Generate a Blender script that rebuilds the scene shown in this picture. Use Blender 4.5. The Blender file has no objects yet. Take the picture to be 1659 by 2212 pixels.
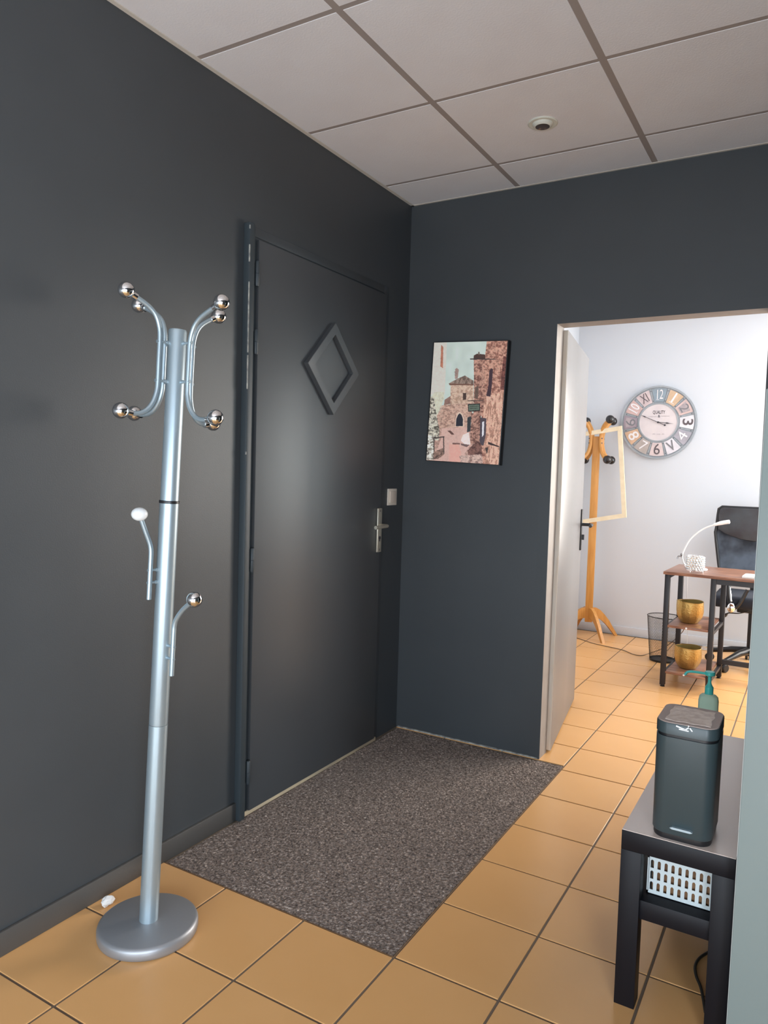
import bpy, bmesh, math, random
import numpy as np
from mathutils import Vector, Matrix

random.seed(7)
rng = np.random.default_rng(7)
PI = math.pi
S = bpy.context.scene
COL = S.collection

# ------------------------------------------------------------------ camera, world, lights, exposure
cam_d = bpy.data.cameras.new('camera')
cam_d.sensor_fit = 'HORIZONTAL'
cam_d.sensor_width = 36.0
cam_d.lens = 36.0 * 1590.58 / 1659.0
cam_d.clip_start = 0.02
cam = bpy.data.objects.new('camera', cam_d)
COL.objects.link(cam)
yaw, pitch, roll = -0.530772, -0.0583138, 0.0288387
cy_, sy_ = math.cos(yaw), math.sin(yaw)
fw = Vector((sy_ * math.cos(pitch), cy_ * math.cos(pitch), math.sin(pitch)))
rt0 = Vector((cy_, -sy_, 0))
up0 = rt0.cross(fw)
rt = rt0 * math.cos(roll) + up0 * math.sin(roll)
up = -rt0 * math.sin(roll) + up0 * math.cos(roll)
M = Matrix((rt, up, -fw)).transposed().to_4x4()
M.translation = Vector((1.81425, -3.27842, 1.32679))
cam.matrix_world = M
S.camera = cam

S.view_settings.view_transform = 'Standard'
S.view_settings.look = 'None'
S.view_settings.gamma = 1.0
S.view_settings.use_curve_mapping = False
S.view_settings.exposure = 0.0

world = bpy.data.worlds.new('world')
S.world = world
world.use_nodes = True
bg = world.node_tree.nodes['Background']
bg.inputs[0].default_value = (0.78, 0.88, 1.0, 1)
bg.inputs[1].default_value = 1.0


def area(name, loc, direction, sx, sy, watts, color):
    d = bpy.data.lights.new(name, 'AREA')
    d.shape = 'RECTANGLE'
    d.size, d.size_y = sx, sy
    d.energy = watts
    d.color = color
    o = bpy.data.objects.new(name, d)
    o.location = loc
    o.rotation_euler = Vector(direction).to_track_quat('-Z', 'Z').to_euler()
    COL.objects.link(o)
    return o


# daylight entering through the three real window openings (lobby front glazing, office far and side windows)
area('daylight_front', (1.2, -5.22, 0.68), (0, 1, 0), 2.1, 1.2, 72, (0.76, 0.89, 1.0))
area('daylight_lobby_side', (2.77, -4.25, 0.92), (-1, 0, 0), 1.6, 1.25, 122, (0.78, 0.88, 1.0))
area('daylight_office_far', (2.78, 3.02, 1.57), (0, -1, 0), 1.5, 1.58, 185, (1.0, 0.91, 0.82))
area('daylight_office_side', (3.62, 2.10, 1.70), (-1, 0, 0), 1.25, 1.25, 42, (0.80, 0.97, 1.0))

# added unseen fill lamp under the office ceiling, brightens the far wall
area('office_fill_light', (2.1, 1.0, 2.57), (0, 0, -1), 0.6, 0.6, 10, (1.0, 0.95, 0.90))

# ------------------------------------------------------------------ materials
MATS = {}


def nmat(name, color, rough=0.6, metal=0.0, spec=0.5, bump=None, vary=None, trans=0.0, alpha=1.0, coat=0.0, ior=None):
    """procedural principled material; bump=(scale,strength,distance); vary=(scale,colour2,detail[,stretch])"""
    m = bpy.data.materials.new(name)
    m.use_nodes = True
    nt = m.node_tree
    b = nt.nodes['Principled BSDF']
    b.inputs['Base Color'].default_value = (*color, 1)
    b.inputs['Roughness'].default_value = rough
    b.inputs['Metallic'].default_value = metal
    b.inputs['Specular IOR Level'].default_value = spec
    b.inputs['Transmission Weight'].default_value = trans
    b.inputs['Alpha'].default_value = alpha
    b.inputs['Coat Weight'].default_value = coat
    if ior:
        b.inputs['IOR'].default_value = ior
    tc = nt.nodes.new('ShaderNodeTexCoord')
    if vary:
        mp = nt.nodes.new('ShaderNodeMapping')
        if len(vary) > 3:
            mp.inputs['Scale'].default_value = vary[3]
        nz = nt.nodes.new('ShaderNodeTexNoise')
        nz.inputs['Scale'].default_value = vary[0]
        nz.inputs['Detail'].default_value = vary[2]
        cr = nt.nodes.new('ShaderNodeValToRGB')
        cr.color_ramp.elements[0].position = 0.35
        cr.color_ramp.elements[1].position = 0.65
        cr.color_ramp.elements[0].color = (*color, 1)
        cr.color_ramp.elements[1].color = (*vary[1], 1)
        nt.links.new(tc.outputs['Object'], mp.inputs[0])
        nt.links.new(mp.outputs[0], nz.inputs['Vector'])
        nt.links.new(nz.outputs[0], cr.inputs[0])
        nt.links.new(cr.outputs[0], b.inputs['Base Color'])
    if bump:
        nb = nt.nodes.new('ShaderNodeTexNoise')
        nb.inputs['Scale'].default_value = bump[0]
        nb.inputs['Detail'].default_value = 4
        bp = nt.nodes.new('ShaderNodeBump')
        bp.inputs['Strength'].default_value = bump[1]
        bp.inputs['Distance'].default_value = bump[2]
        nt.links.new(tc.outputs['Object'], nb.inputs['Vector'])
        nt.links.new(nb.outputs[0], bp.inputs['Height'])
        nt.links.new(bp.outputs[0], b.inputs['Normal'])
    MATS[name] = m
    return m


dark_paint = nmat('dark_paint', (0.047, 0.053, 0.058), 0.46, bump=(260, 0.2, 0.0010), vary=(3.0, (0.051, 0.057, 0.062), 3))
door_paint = nmat('door_paint', (0.055, 0.060, 0.065), 0.44, spec=0.75, bump=(420, 0.2, 0.0006), vary=(2.0, (0.059, 0.064, 0.069), 3))
base_paint = nmat('baseboard_paint', (0.075, 0.073, 0.070), 0.45, bump=(90, 0.2, 0.001))
frame_paint = nmat('frame_paint', (0.036, 0.047, 0.054), 0.50, bump=(60, 0.2, 0.0008))
white_paint = nmat('white_paint', (0.62, 0.65, 0.70), 0.6, bump=(180, 0.15, 0.0008))
jamb_paint = nmat('jamb_paint', (0.27, 0.245, 0.225), 0.55, vary=(9, (0.23, 0.20, 0.18), 4))
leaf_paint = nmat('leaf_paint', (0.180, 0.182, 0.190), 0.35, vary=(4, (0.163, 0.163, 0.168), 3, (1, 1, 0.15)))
worn_wood = nmat('worn_wood', (0.62, 0.57, 0.50), 0.6, vary=(14, (0.60, 0.50, 0.40), 5, (4, 4, 0.6)), bump=(40, 0.4, 0.001))
ceil_tile_m = nmat('ceiling_tile', (0.76, 0.745, 0.755), 0.9, bump=(160, 0.5, 0.0015), vary=(5, (0.74, 0.715, 0.72), 3))
ceil_bar_m = nmat('ceiling_bar', (0.33, 0.285, 0.26), 0.6)
ceil_trim_m = nmat('ceiling_trim', (0.62, 0.57, 0.50), 0.5)
grout_m = nmat('grout', (0.17, 0.125, 0.090), 0.9, bump=(200, 0.4, 0.001))
pale_wood = nmat('pale_wood', (0.62, 0.50, 0.33), 0.7, vary=(30, (0.42, 0.34, 0.24), 5, (1, 0.2, 1)))
sealant = nmat('sealant', (0.42, 0.42, 0.38), 0.7, vary=(40, (0.15, 0.15, 0.15), 4))
silver = nmat('silver_paint', (0.40, 0.49, 0.54), 0.40, metal=0.65, bump=(500, 0.12, 0.0004))
silver_disc = nmat('silver_disc', (0.36, 0.37, 0.39), 0.45, metal=0.6, bump=(600, 0.3, 0.0005))
chrome = nmat('chrome', (0.90, 0.90, 0.90), 0.06, metal=1.0)
white_plastic = nmat('white_plastic', (0.80, 0.82, 0.82), 0.4)
black_plastic = nmat('black_plastic', (0.012, 0.012, 0.014), 0.4)
handle_metal = nmat('handle_metal', (0.62, 0.58, 0.48), 0.42, metal=0.75)
switch_m = nmat('switch_plastic', (0.78, 0.70, 0.60), 0.4)
bench_top_m = nmat('bench_top', (0.78, 0.67, 0.61), 0.30, spec=0.6, coat=0.3, vary=(3, (0.82, 0.69, 0.62), 4))
bench_black = nmat('bench_black', (0.006, 0.006, 0.009), 0.45, spec=0.25, bump=(300, 0.05, 0.0004))
bin_slate = nmat('bin_slate', (0.040, 0.060, 0.066), 0.36, bump=(500, 0.1, 0.0004))
bin_lid_m = nmat('bin_lid', (0.34, 0.26, 0.23), 0.5, vary=(6, (0.38, 0.30, 0.265), 3))
sticker_m = nmat('sticker_residue', (0.95, 0.84, 0.76), 0.8, vary=(60, (0.72, 0.60, 0.53), 6), bump=(120, 0.6, 0.001))
basket_m = nmat('basket_plastic', (0.58, 0.65, 0.66), 0.4)
brown_card = nmat('brown_card', (0.30, 0.16, 0.075), 0.8, vary=(30, (0.18, 0.09, 0.045), 4))
pump_m = nmat('pump_turquoise', (0.085, 0.62, 0.56), 0.35)
bottle_m = nmat('bottle_plastic', (0.52, 0.80, 0.71), 0.25, trans=0.30, ior=1.15)
partition_m = nmat('partition_laminate', (0.235, 0.285, 0.275), 0.45, vary=(1.5, (0.25, 0.30, 0.29), 2))
partition_edge_m = nmat('partition_edge', (0.40, 0.43, 0.41), 0.5)
black_metal = nmat('black_metal', (0.014, 0.014, 0.018), 0.45)
rustic = nmat('rustic_wood', (0.14, 0.062, 0.042), 0.34, vary=(9, (0.34, 0.165, 0.10), 6, (1.2, 9, 9)), bump=(60, 0.1, 0.0006))
rustic_edge = nmat('rustic_edge', (0.13, 0.05, 0.04), 0.5)
gold = nmat('gold_hammered', (0.50, 0.33, 0.11), 0.36, metal=0.85, bump=(95, 0.9, 0.004))
gold_in = nmat('gold_inside', (0.36, 0.28, 0.10), 0.5, metal=0.7)
leather = nmat('black_leather', (0.030, 0.026, 0.030), 0.42, bump=(120, 0.35, 0.001), vary=(8, (0.05, 0.055, 0.062), 5))
chair_mesh = nmat('chair_mesh', (0.045, 0.055, 0.075), 0.5, vary=(7, (0.16, 0.20, 0.26), 3), bump=(600, 0.3, 0.0006))
chair_fabric = nmat('chair_fabric', (0.014, 0.020, 0.034), 0.8, bump=(500, 0.4, 0.001))
lamp_white = nmat('lamp_white', (0.85, 0.85, 0.84), 0.35)
crystal = nmat('crystal', (0.72, 0.75, 0.76), 0.08, metal=0.75)
paper_m = nmat('paper', (0.85, 0.84, 0.81), 0.7)
ink_m = nmat('ink_grey', (0.45, 0.45, 0.47), 0.7)
wire_m = nmat('wire_black', (0.02, 0.02, 0.022), 0.4, metal=0.4)
stand_wood = nmat('stand_wood', (0.60, 0.29, 0.075), 0.38, vary=(10, (0.50, 0.22, 0.05), 5, (8, 8, 0.6)))
ball_black = nmat('ball_black', (0.015, 0.014, 0.015), 0.15)
cream = nmat('cream_wood', (0.80, 0.68, 0.48), 0.5, vary=(20, (0.74, 0.61, 0.42), 4))
cable_brown = nmat('cable_brown', (0.16, 0.10, 0.055), 0.5)
cable_black = nmat('cable_black', (0.02, 0.018, 0.014), 0.5)
cable_white = nmat('cable_white', (0.72, 0.75, 0.78), 0.5)
tissue_m = nmat('tissue', (0.80, 0.79, 0.77), 0.85)
ring_white = nmat('downlight_white', (0.66, 0.66, 0.58), 0.4)
lens_dark = nmat('downlight_lens', (0.16, 0.13, 0.12), 0.12, metal=0.5)
clock_grey = nmat('clock_zinc', (0.33, 0.36, 0.39), 0.5, metal=0.35, vary=(9, (0.40, 0.43, 0.46), 4))
clock_face_m = nmat('clock_face', (0.66, 0.60, 0.62), 0.6, vary=(12, (0.72, 0.66, 0.67), 5))
clock_dark = nmat('clock_dark', (0.05, 0.045, 0.055), 0.5)
clock_mid = nmat('clock_mid', (0.20, 0.20, 0.22), 0.6)
num_white = nmat('numeral_white', (0.80, 0.78, 0.80), 0.6)
num_dark = nmat('numeral_dark', (0.11, 0.09, 0.10), 0.6)
poster_edge = nmat('poster_edge', (0.012, 0.012, 0.014), 0.5)

# floor tile: glazed ochre stoneware, faint cloudy variation per tile
tile_m = nmat('floor_tile', (0.71, 0.385, 0.150), 0.30, spec=0.45, vary=(2.2, (0.75, 0.42, 0.175), 4), bump=(35, 0.05, 0.0008))


def speck_mat():
    m = bpy.data.materials.new('mat_carpet')
    m.use_nodes = True
    nt = m.node_tree
    b = nt.nodes['Principled BSDF']
    b.inputs['Roughness'].default_value = 0.95
    b.inputs['Specular IOR Level'].default_value = 0.15
    tc = nt.nodes.new('ShaderNodeTexCoord')
    v = nt.nodes.new('ShaderNodeTexNoise')
    v.inputs['Scale'].default_value = 105
    v.inputs['Detail'].default_value = 5
    v.inputs['Roughness'].default_value = 0.7
    cr = nt.nodes.new('ShaderNodeValToRGB')
    e = cr.color_ramp.elements
    e[0].position, e[0].color = 0.33, (0.06, 0.046, 0.040, 1)
    e[1].position, e[1].color = 0.52, (0.215, 0.170, 0.145, 1)
    x = e.new(0.60); x.color = (0.31, 0.25, 0.215, 1)
    x = e.new(0.68); x.color = (0.60, 0.51, 0.44, 1)
    nt.links.new(tc.outputs['Object'], v.inputs['Vector'])
    nt.links.new(v.outputs[0], cr.inputs[0])
    nt.links.new(cr.outputs[0], b.inputs['Base Color'])
    return m


carpet_m = speck_mat()


# ------------------------------------------------------------------ mesh helpers
def _append(bm, tmp):
    me = bpy.data.meshes.new('t')
    tmp.to_mesh(me)
    tmp.free()
    bm.from_mesh(me)
    bpy.data.meshes.remove(me)


def box(bm, x0, x1, y0, y1, z0, z1, bev=0.0, seg=2, mat=None):
    t = bmesh.new()
    bmesh.ops.create_cube(t, size=1.0)
    for v in t.verts:
        v.co = Vector(((x0 + x1) / 2 + v.co.x * (x1 - x0), (y0 + y1) / 2 + v.co.y * (y1 - y0), (z0 + z1) / 2 + v.co.z * (z1 - z0)))
    if bev > 0:
        bmesh.ops.bevel(t, geom=t.edges[:], offset=bev, segments=seg, profile=0.5, affect='EDGES')
    if mat is not None:
        bmesh.ops.transform(t, matrix=mat, verts=t.verts)
    _append(bm, t)
    return bm


def tube(bm, pts, r, seg=12, closed=False, rad=None):
    pts = [Vector(p) for p in pts]
    n = len(pts)
    rings = []
    prev = None
    for i, p in enumerate(pts):
        if closed:
            t = (pts[(i + 1) % n] - pts[i - 1]).normalized()
        else:
            t = (pts[min(i + 1, n - 1)] - pts[max(i - 1, 0)]).normalized()
        if prev is None:
            a = Vector((0, 0, 1)) if abs(t.z) < 0.9 else Vector((1, 0, 0))
            u = t.cross(a).normalized()
        else:
            u = (prev - t * prev.dot(t)).normalized()
        prev = u
        w = t.cross(u)
        rr = rad[i] if rad else r
        rings.append([bm.verts.new(p + (u * math.cos(2 * PI * k / seg) + w * math.sin(2 * PI * k / seg)) * rr) for k in range(seg)])
    rng_ = range(n) if closed else range(n - 1)
    for i in rng_:
        a, b = rings[i], rings[(i + 1) % n]
        for k in range(seg):
            bm.faces.new((a[k], a[(k + 1) % seg], b[(k + 1) % seg], b[k]))
    if not closed:
        bm.faces.new(list(reversed(rings[0])))
        bm.faces.new(rings[-1])
    return bm


def lathe(bm, prof, c=(0, 0, 0), seg=32, caps=True, mat=None):
    """profile of (r, z) points turned about the vertical through c"""
    t = bmesh.new()
    rings = []
    for r, z in prof:
        if r < 1e-6:
            rings.append([t.verts.new((0, 0, z))])
        else:
            rings.append([t.verts.new((r * math.cos(2 * PI * k / seg), r * math.sin(2 * PI * k / seg), z)) for k in range(seg)])
    for a, b in zip(rings, rings[1:]):
        for k in range(seg):
            k2 = (k + 1) % seg
            if len(a) == 1 and len(b) == 1:
                continue
            if len(a) == 1:
                t.faces.new((a[0], b[k2], b[k]))
            elif len(b) == 1:
                t.faces.new((a[k], a[k2], b[0]))
            else:
                t.faces.new((a[k], a[k2], b[k2], b[k]))
    if caps:
        if len(rings[0]) > 1:
            t.faces.new(list(reversed(rings[0])))
        if len(rings[-1]) > 1:
            t.faces.new(rings[-1])
    mm = Matrix.Translation(Vector(c))
    if mat is not None:
        mm = mm @ mat
    bmesh.ops.transform(t, matrix=mm, verts=t.verts)
    _append(bm, t)
    return bm


def ball(bm, c, r, u=20, v=14, sc=(1, 1, 1)):
    t = bmesh.new()
    bmesh.ops.create_uvsphere(t, u_segments=u, v_segments=v, radius=r)
    for x in t.verts:
        x.co = Vector((x.co.x * sc[0] + c[0], x.co.y * sc[1] + c[1], x.co.z * sc[2] + c[2]))
    _append(bm, t)
    return bm


def prism(bm, poly, d0, d1, fn):
    """polygon in 2D extruded between depths d0, d1; fn(a,b,d)->xyz"""
    A = [bm.verts.new(fn(a, b, d0)) for a, b in poly]
    B = [bm.verts.new(fn(a, b, d1)) for a, b in poly]
    n = len(poly)
    bm.faces.new(A)
    bm.faces.new(list(reversed(B)))
    for i in range(n):
        bm.faces.new((A[i], B[i], B[(i + 1) % n], A[(i + 1) % n]))
    return bm


def ringprism(bm, outer, inner, d0, d1, fn):
    """frame between two polygons of equal vertex count, extruded"""
    n = len(outer)
    vs = [[bm.verts.new(fn(a, b, d)) for a, b in P] for P in (outer, inner) for d in (d0, d1)]
    o0, o1, i0, i1 = vs
    for k in range(n):
        j = (k + 1) % n
        bm.faces.new((o0[k], o0[j], i0[j], i0[k]))
        bm.faces.new((o1[k], i1[k], i1[j], o1[j]))
        bm.faces.new((o0[k], o1[k], o1[j], o0[j]))
        bm.faces.new((i0[k], i0[j], i1[j], i1[k]))
    return bm


def smooth_path(pts, n=8):
    """Catmull-Rom through points"""
    P = [Vector(p) for p in pts]
    P = [P[0] * 2 - P[1]] + P + [P[-1] * 2 - P[-2]]
    out = []
    for i in range(1, len(P) - 2):
        for k in range(n):
            t = k / n
            a, b, c, d = P[i - 1], P[i], P[i + 1], P[i + 2]
            out.append(0.5 * ((2 * b) + (c - a) * t + (2 * a - 5 * b + 4 * c - d) * t * t + (3 * b - a - 3 * c + d) * t ** 3))
    out.append(P[-2])
    return out


def mesh_obj(name, bm, mat, parent=None, base=(0, 0, 0), smooth=30):
    if bm is not None and isinstance(bm, bmesh.types.BMesh):
        bmesh.ops.recalc_face_normals(bm, faces=bm.faces[:])
        if any(base):
            bmesh.ops.translate(bm, verts=bm.verts[:], vec=-Vector(base))
        me = bpy.data.meshes.new(name)
        bm.to_mesh(me)
        bm.free()
    else:
        me = bm
    if not isinstance(mat, (list, tuple)):
        mat = [mat]
    for m in mat:
        me.materials.append(m)
    if smooth:
        me.polygons.foreach_set('use_smooth', [True] * len(me.polygons))
        me.set_sharp_from_angle(angle=math.radians(smooth))
    o = bpy.data.objects.new(name, me)
    COL.objects.link(o)
    if parent is not None:
        o.parent = parent
    return o


class Thing:
    def __init__(self, name, label, cat, base=(0, 0, 0), group=None, kind=None):
        self.base = base
        o = bpy.data.objects.new(name, None)
        o.empty_display_size = 0.05
        o.location = base
        COL.objects.link(o)
        o['label'] = label
        o['category'] = cat
        if group:
            o['group'] = group
        if kind:
            o['kind'] = kind
        self.o = o

    def part(self, name, bm, mat, parent=None, label=None, smooth=30):
        p = mesh_obj(name, bm, mat, parent or self.o, self.base, smooth)
        if label:
            p['label'] = label
        return p


def single(name, bm, mat, label, cat, kind=None, smooth=30, group=None):
    o = mesh_obj(name, bm, mat, None, (0, 0, 0), smooth)
    o['label'] = label
    o['category'] = cat
    if kind:
        o['kind'] = kind
    if group:
        o['group'] = group
    return o


def B(*a, **k):
    return box(bmesh.new(), *a, **k)


def copy_tree(o, loc, label):
    r = o.copy()
    COL.objects.link(r)
    r.location = loc
    r['label'] = label
    for ch in o.children:
        c = ch.copy()
        COL.objects.link(c)
        c.parent = r
        for g in ch.children:
            d = g.copy()
            COL.objects.link(d)
            d.parent = c
    return r


# ------------------------------------------------------------------ room shell
H = 2.635          # lobby suspended ceiling
OX0, OX1 = 0.767, 1.617   # office doorway
OZ = 2.0
YF = 3.0           # office far wall
# left wall of the lobby (solid behind the flush door)
single('wall_left', B(-0.12, 0.0, -5.2, 0.10, -0.02, H + 0.15), dark_paint, 'dark grey painted wall on the left behind the silver coat rack', 'wall', 'structure', 0)
bm = bmesh.new()
box(bm, 0.0, OX0 - 0.052, 0.0, 0.10, -0.02, H + 0.15)
box(bm, OX1 + 0.052, 2.75, 0.0, 0.10, -0.02, H + 0.15)
box(bm, OX0 - 0.052, OX1 + 0.052, 0.0, 0.10, OZ + 0.045, H + 0.15)
single('wall_back', bm, dark_paint, 'dark blue-grey wall with the town picture and the office doorway', 'wall', 'structure', 0)
bm = bmesh.new()
box(bm, 2.75, 2.87, -5.2, -5.05, -0.02, H + 0.15)
box(bm, 2.75, 2.87, -3.45, 0.10, -0.02, H + 0.15)
box(bm, 2.75, 2.87, -5.05, -3.45, -0.02, 0.28)
box(bm, 2.75, 2.87, -5.05, -3.45, 1.56, H + 0.15)
single('wall_right', bm, dark_paint, 'dark grey right wall of the lobby, out of view', 'wall', 'structure', 0)
bm = bmesh.new()
box(bm, -0.12, 0.15, -5.32, -5.2, -0.02, H + 0.15)
box(bm, 2.25, 2.87, -5.32, -5.2, -0.02, H + 0.15)
box(bm, 0.15, 2.25, -5.32, -5.2, -0.02, 0.06)
box(bm, 0.15, 2.25, -5.32, -5.2, 1.30, H + 0.15)
single('wall_front', bm, white_paint, 'white wall with the wide glazing behind the viewer', 'wall', 'structure', 0)
# office
single('wall_office_left', B(-0.12, 0.0, 0.10, YF + 0.12, -0.02, 2.75), white_paint, 'white left wall of the bright office, mostly hidden by the open door', 'wall', 'structure', 0)
bm = bmesh.new()
box(bm, 0.0, 2.0, YF, YF + 0.12, -0.02, 2.75)
box(bm, 3.55, 3.72, YF, YF + 0.12, -0.02, 2.75)
box(bm, 2.0, 3.55, YF, YF + 0.12, -0.02, 0.76)
box(bm, 2.0, 3.55, YF, YF + 0.12, 2.38, 2.75)
single('wall_office_far', bm, white_paint, 'white far wall of the office with the round clock', 'wall', 'structure', 0)
bm = bmesh.new()
box(bm, 3.6, 3.72, 0.10, 1.45, -0.02, 2.75)
box(bm, 3.6, 3.72, 2.75, YF, -0.02, 2.75)
box(bm, 3.6, 3.72, 1.45, 2.75, -0.02, 1.05)
box(bm, 3.6, 3.72, 1.45, 2.75, 2.35, 2.75)
single('wall_office_right', bm, white_paint, 'white right wall of the office, out of view', 'wall', 'structure', 0)
bm = bmesh.new()
box(bm, 0.0, OX0 - 0.052, 0.10, 0.115, -0.02, 2.75)
box(bm, OX1 + 0.052, 3.6, 0.10, 0.115, -0.02, 2.75)
box(bm, OX0 - 0.052, OX1 + 0.052, 0.10, 0.115, OZ + 0.045, 2.75)
box(bm, 2.75, 3.72, 0.0, 0.10, -0.02, 2.75)
single('wall_office_near', bm, white_paint, 'white office side of the wall around the doorway', 'wall', 'structure', 0)
single('ceiling_office', B(-0.12, 3.72, 0.0 + 0.10, YF + 0.12, 2.6, 2.72), white_paint, 'white ceiling of the office above the doorway view', 'ceiling', 'structure', 0)

# window frames of the openings
def window(n, axis, p, a0, a1, z0, z1, label, nm):
    t = Thing('window_%d' % n, label, 'window', kind='structure')
    w = 0.05
    def bx(bm, u0, u1, q0, q1):
        if axis == 'y':
            box(bm, u0, u1, p - 0.03, p + 0.03, q0, q1)
        else:
            box(bm, p - 0.03, p + 0.03, u0, u1, q0, q1)
    f = bmesh.new()
    bx(f, a0, a0 + w, z0, z1); bx(f, a1 - w, a1, z0, z1); bx(f, a0 + w, a1 - w, z0, z0 + w); bx(f, a0 + w, a1 - w, z1 - w, z1)
    t.part('frame', f, nm, smooth=0)
    k = bmesh.new()
    mid = (a0 + a1) / 2
    bx(k, mid - 0.025, mid + 0.025, z0 + w, z1 - w)
    t.part('mullion', k, nm, smooth=0)


window(1, 'y', -5.26, 0.15, 2.25, 0.06, 1.30, 'wide front glazing behind the viewer', white_plastic)
window(2, 'y', YF + 0.08, 2.0, 3.55, 0.76, 2.38, 'office window in the far wall beyond the desk', white_plastic)
window(4, 'x', 2.83, -5.05, -3.45, 0.28, 1.56, 'lobby side window behind the viewer', white_plastic)
window(3, 'x', 3.68, 1.45, 2.75, 1.05, 2.35, 'office window in the right wall', white_plastic)

# ---- floor: grout slab with a pit for the mat, ochre tiles laid one by one
P = 0.3035
FX0, FY0 = 0.889, -0.062
MX0, MX1, MY0, MY1 = 0.012, 0.8865, -1.5775, -0.016
bm = bmesh.new()
box(bm, -0.12, 3.72, -5.32, YF + 0.12, -0.12, -0.0115)
floor = single('floor', bm, grout_m, 'ochre tiled floor running from the lobby into the office', 'floor', 'structure', 0)
G = 0.0036
bm = bmesh.new()
for a in ((0.0, MX0, -5.2, 0.0), (MX1, 3.6, -5.2, 0.0), (MX0, MX1, -5.2, MY0), (MX0, MX1, MY1, 0.0), (0.0, 3.6, 0.0, YF)):
    box(bm, a[0], a[1], a[2], a[3], -0.0113, -0.0030)
mesh_obj('grout_bed', bm, grout_m, floor, smooth=0)
tile_cache = {}


def tile_mesh(w, d):
    key = (round(w, 3), round(d, 3))
    if key not in tile_cache:
        b = B(0, w, 0, d, -0.0114, 0.0, bev=0.0009, seg=1)
        me = bpy.data.meshes.new('tile')
        b.to_mesh(me); b.free()
        me.materials.append(tile_m)
        tile_cache[key] = me
    return tile_cache[key]


def clip_rects(r):
    """remove the mat pit and walls from a tile rectangle -> list of rectangles"""
    x0, x1, y0, y1 = r
    out = []
    if x1 <= MX0 or x0 >= MX1 + 0.002 or y1 <= MY0 or y0 >= MY1:
        return [r]
    if y0 < MY0 - 0.02:
        out.append((x0, x1, y0, MY0 - 0.002))
    if y1 > MY1 + 0.02:
        out.append((x0, x1, MY1 + 0.006, y1))
    return out


for i in range(-4, 8):
    for j in range(-10, 11):
        x0, y0 = FX0 + i * P + G, FY0 + j * P + G
        x1, y1 = FX0 + (i + 1) * P - G, FY0 + (j + 1) * P - G
        x0, x1 = max(x0, 0.006), min(x1, 2.74 if y0 < 0 else 2.9)
        y1 = min(y1, YF - 0.006)
        if x1 - x0 < 0.02 or y1 - y0 < 0.02:
            continue
        if y0 < -2.75 or (x0 > 1.9 and y0 < 0) or (x0 > 2.3):
            continue
        for (a0, a1, b0, b1) in clip_rects((x0, x1, y0, y1)):
            o = bpy.data.objects.new('tile', tile_mesh(a1 - a0, b1 - b0))
            o.location = (a0, b0, random.uniform(-0.0005, 0.0))
            o.parent = floor
            COL.objects.link(o)
# tiles beyond the view: one joined piece
bm = bmesh.new()
for i in range(-4, 10):
    for j in range(-17, 11):
        x0, y0 = FX0 + i * P + G, FY0 + j * P + G
        x1, y1 = x0 + P - 2 * G, y0 + P - 2 * G
        x0, x1 = max(x0, 0.006), min(x1, 2.74 if y0 < 0 else 3.59)
        y1 = min(y1, YF - 0.006)
        if x1 - x0 < 0.02 or y1 - y0 < 0.02:
            continue
        if y0 < -2.75 or (x0 > 1.9 and y0 < 0) or x0 > 2.3:
            box(bm, x0, x1, y0, y1, -0.0114, -0.0003, bev=0.0012, seg=1)
o = mesh_obj('tile_field', bm, tile_m, floor, smooth=0)
o['kind'] = 'stuff'

# ---- recessed entrance mat
nx, ny = 230, 400
gx = np.linspace(MX0, MX1, nx)
gy = np.linspace(MY0, MY1, ny)
XX, YY = np.meshgrid(gx, gy, indexing='ij')
ZZ = -0.0048 + rng.random((nx, ny)) * 0.0042
ZZ[0, :] = ZZ[-1, :] = -0.0105
ZZ[:, 0] = ZZ[:, -1] = -0.0105
verts = np.stack([XX, YY, ZZ], -1).reshape(-1, 3)
idx = np.arange(nx * ny).reshape(nx, ny)
faces = np.stack([idx[:-1, :-1], idx[1:, :-1], idx[1:, 1:], idx[:-1, 1:]], -1).reshape(-1, 4)
me = bpy.data.meshes.new('doormat')
me.from_pydata(verts.tolist(), [], faces.tolist())
t = Thing('doormat', 'grey-brown flecked entrance mat set into the floor by the dark door', 'doormat', (0.45, -0.8, 0))
vv = np.array([0.45, -0.8, 0.0])
me.vertices.foreach_set('co', (verts - vv).ravel())
pile = mesh_obj('pile', me, carpet_m, t.o, smooth=0)
bm = bmesh.new()
box(bm, MX1, MX1 + 0.0030, MY0, MY1, -0.0114, -0.0006)
box(bm, MX0, MX1 + 0.003, MY0 - 0.0022, MY0, -0.0114, -0.0012)
t.part('edging', bm, nmat('mat_edging', (0.22, 0.13, 0.07), 0.6), label='thin brown edging strip', smooth=0)

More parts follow.
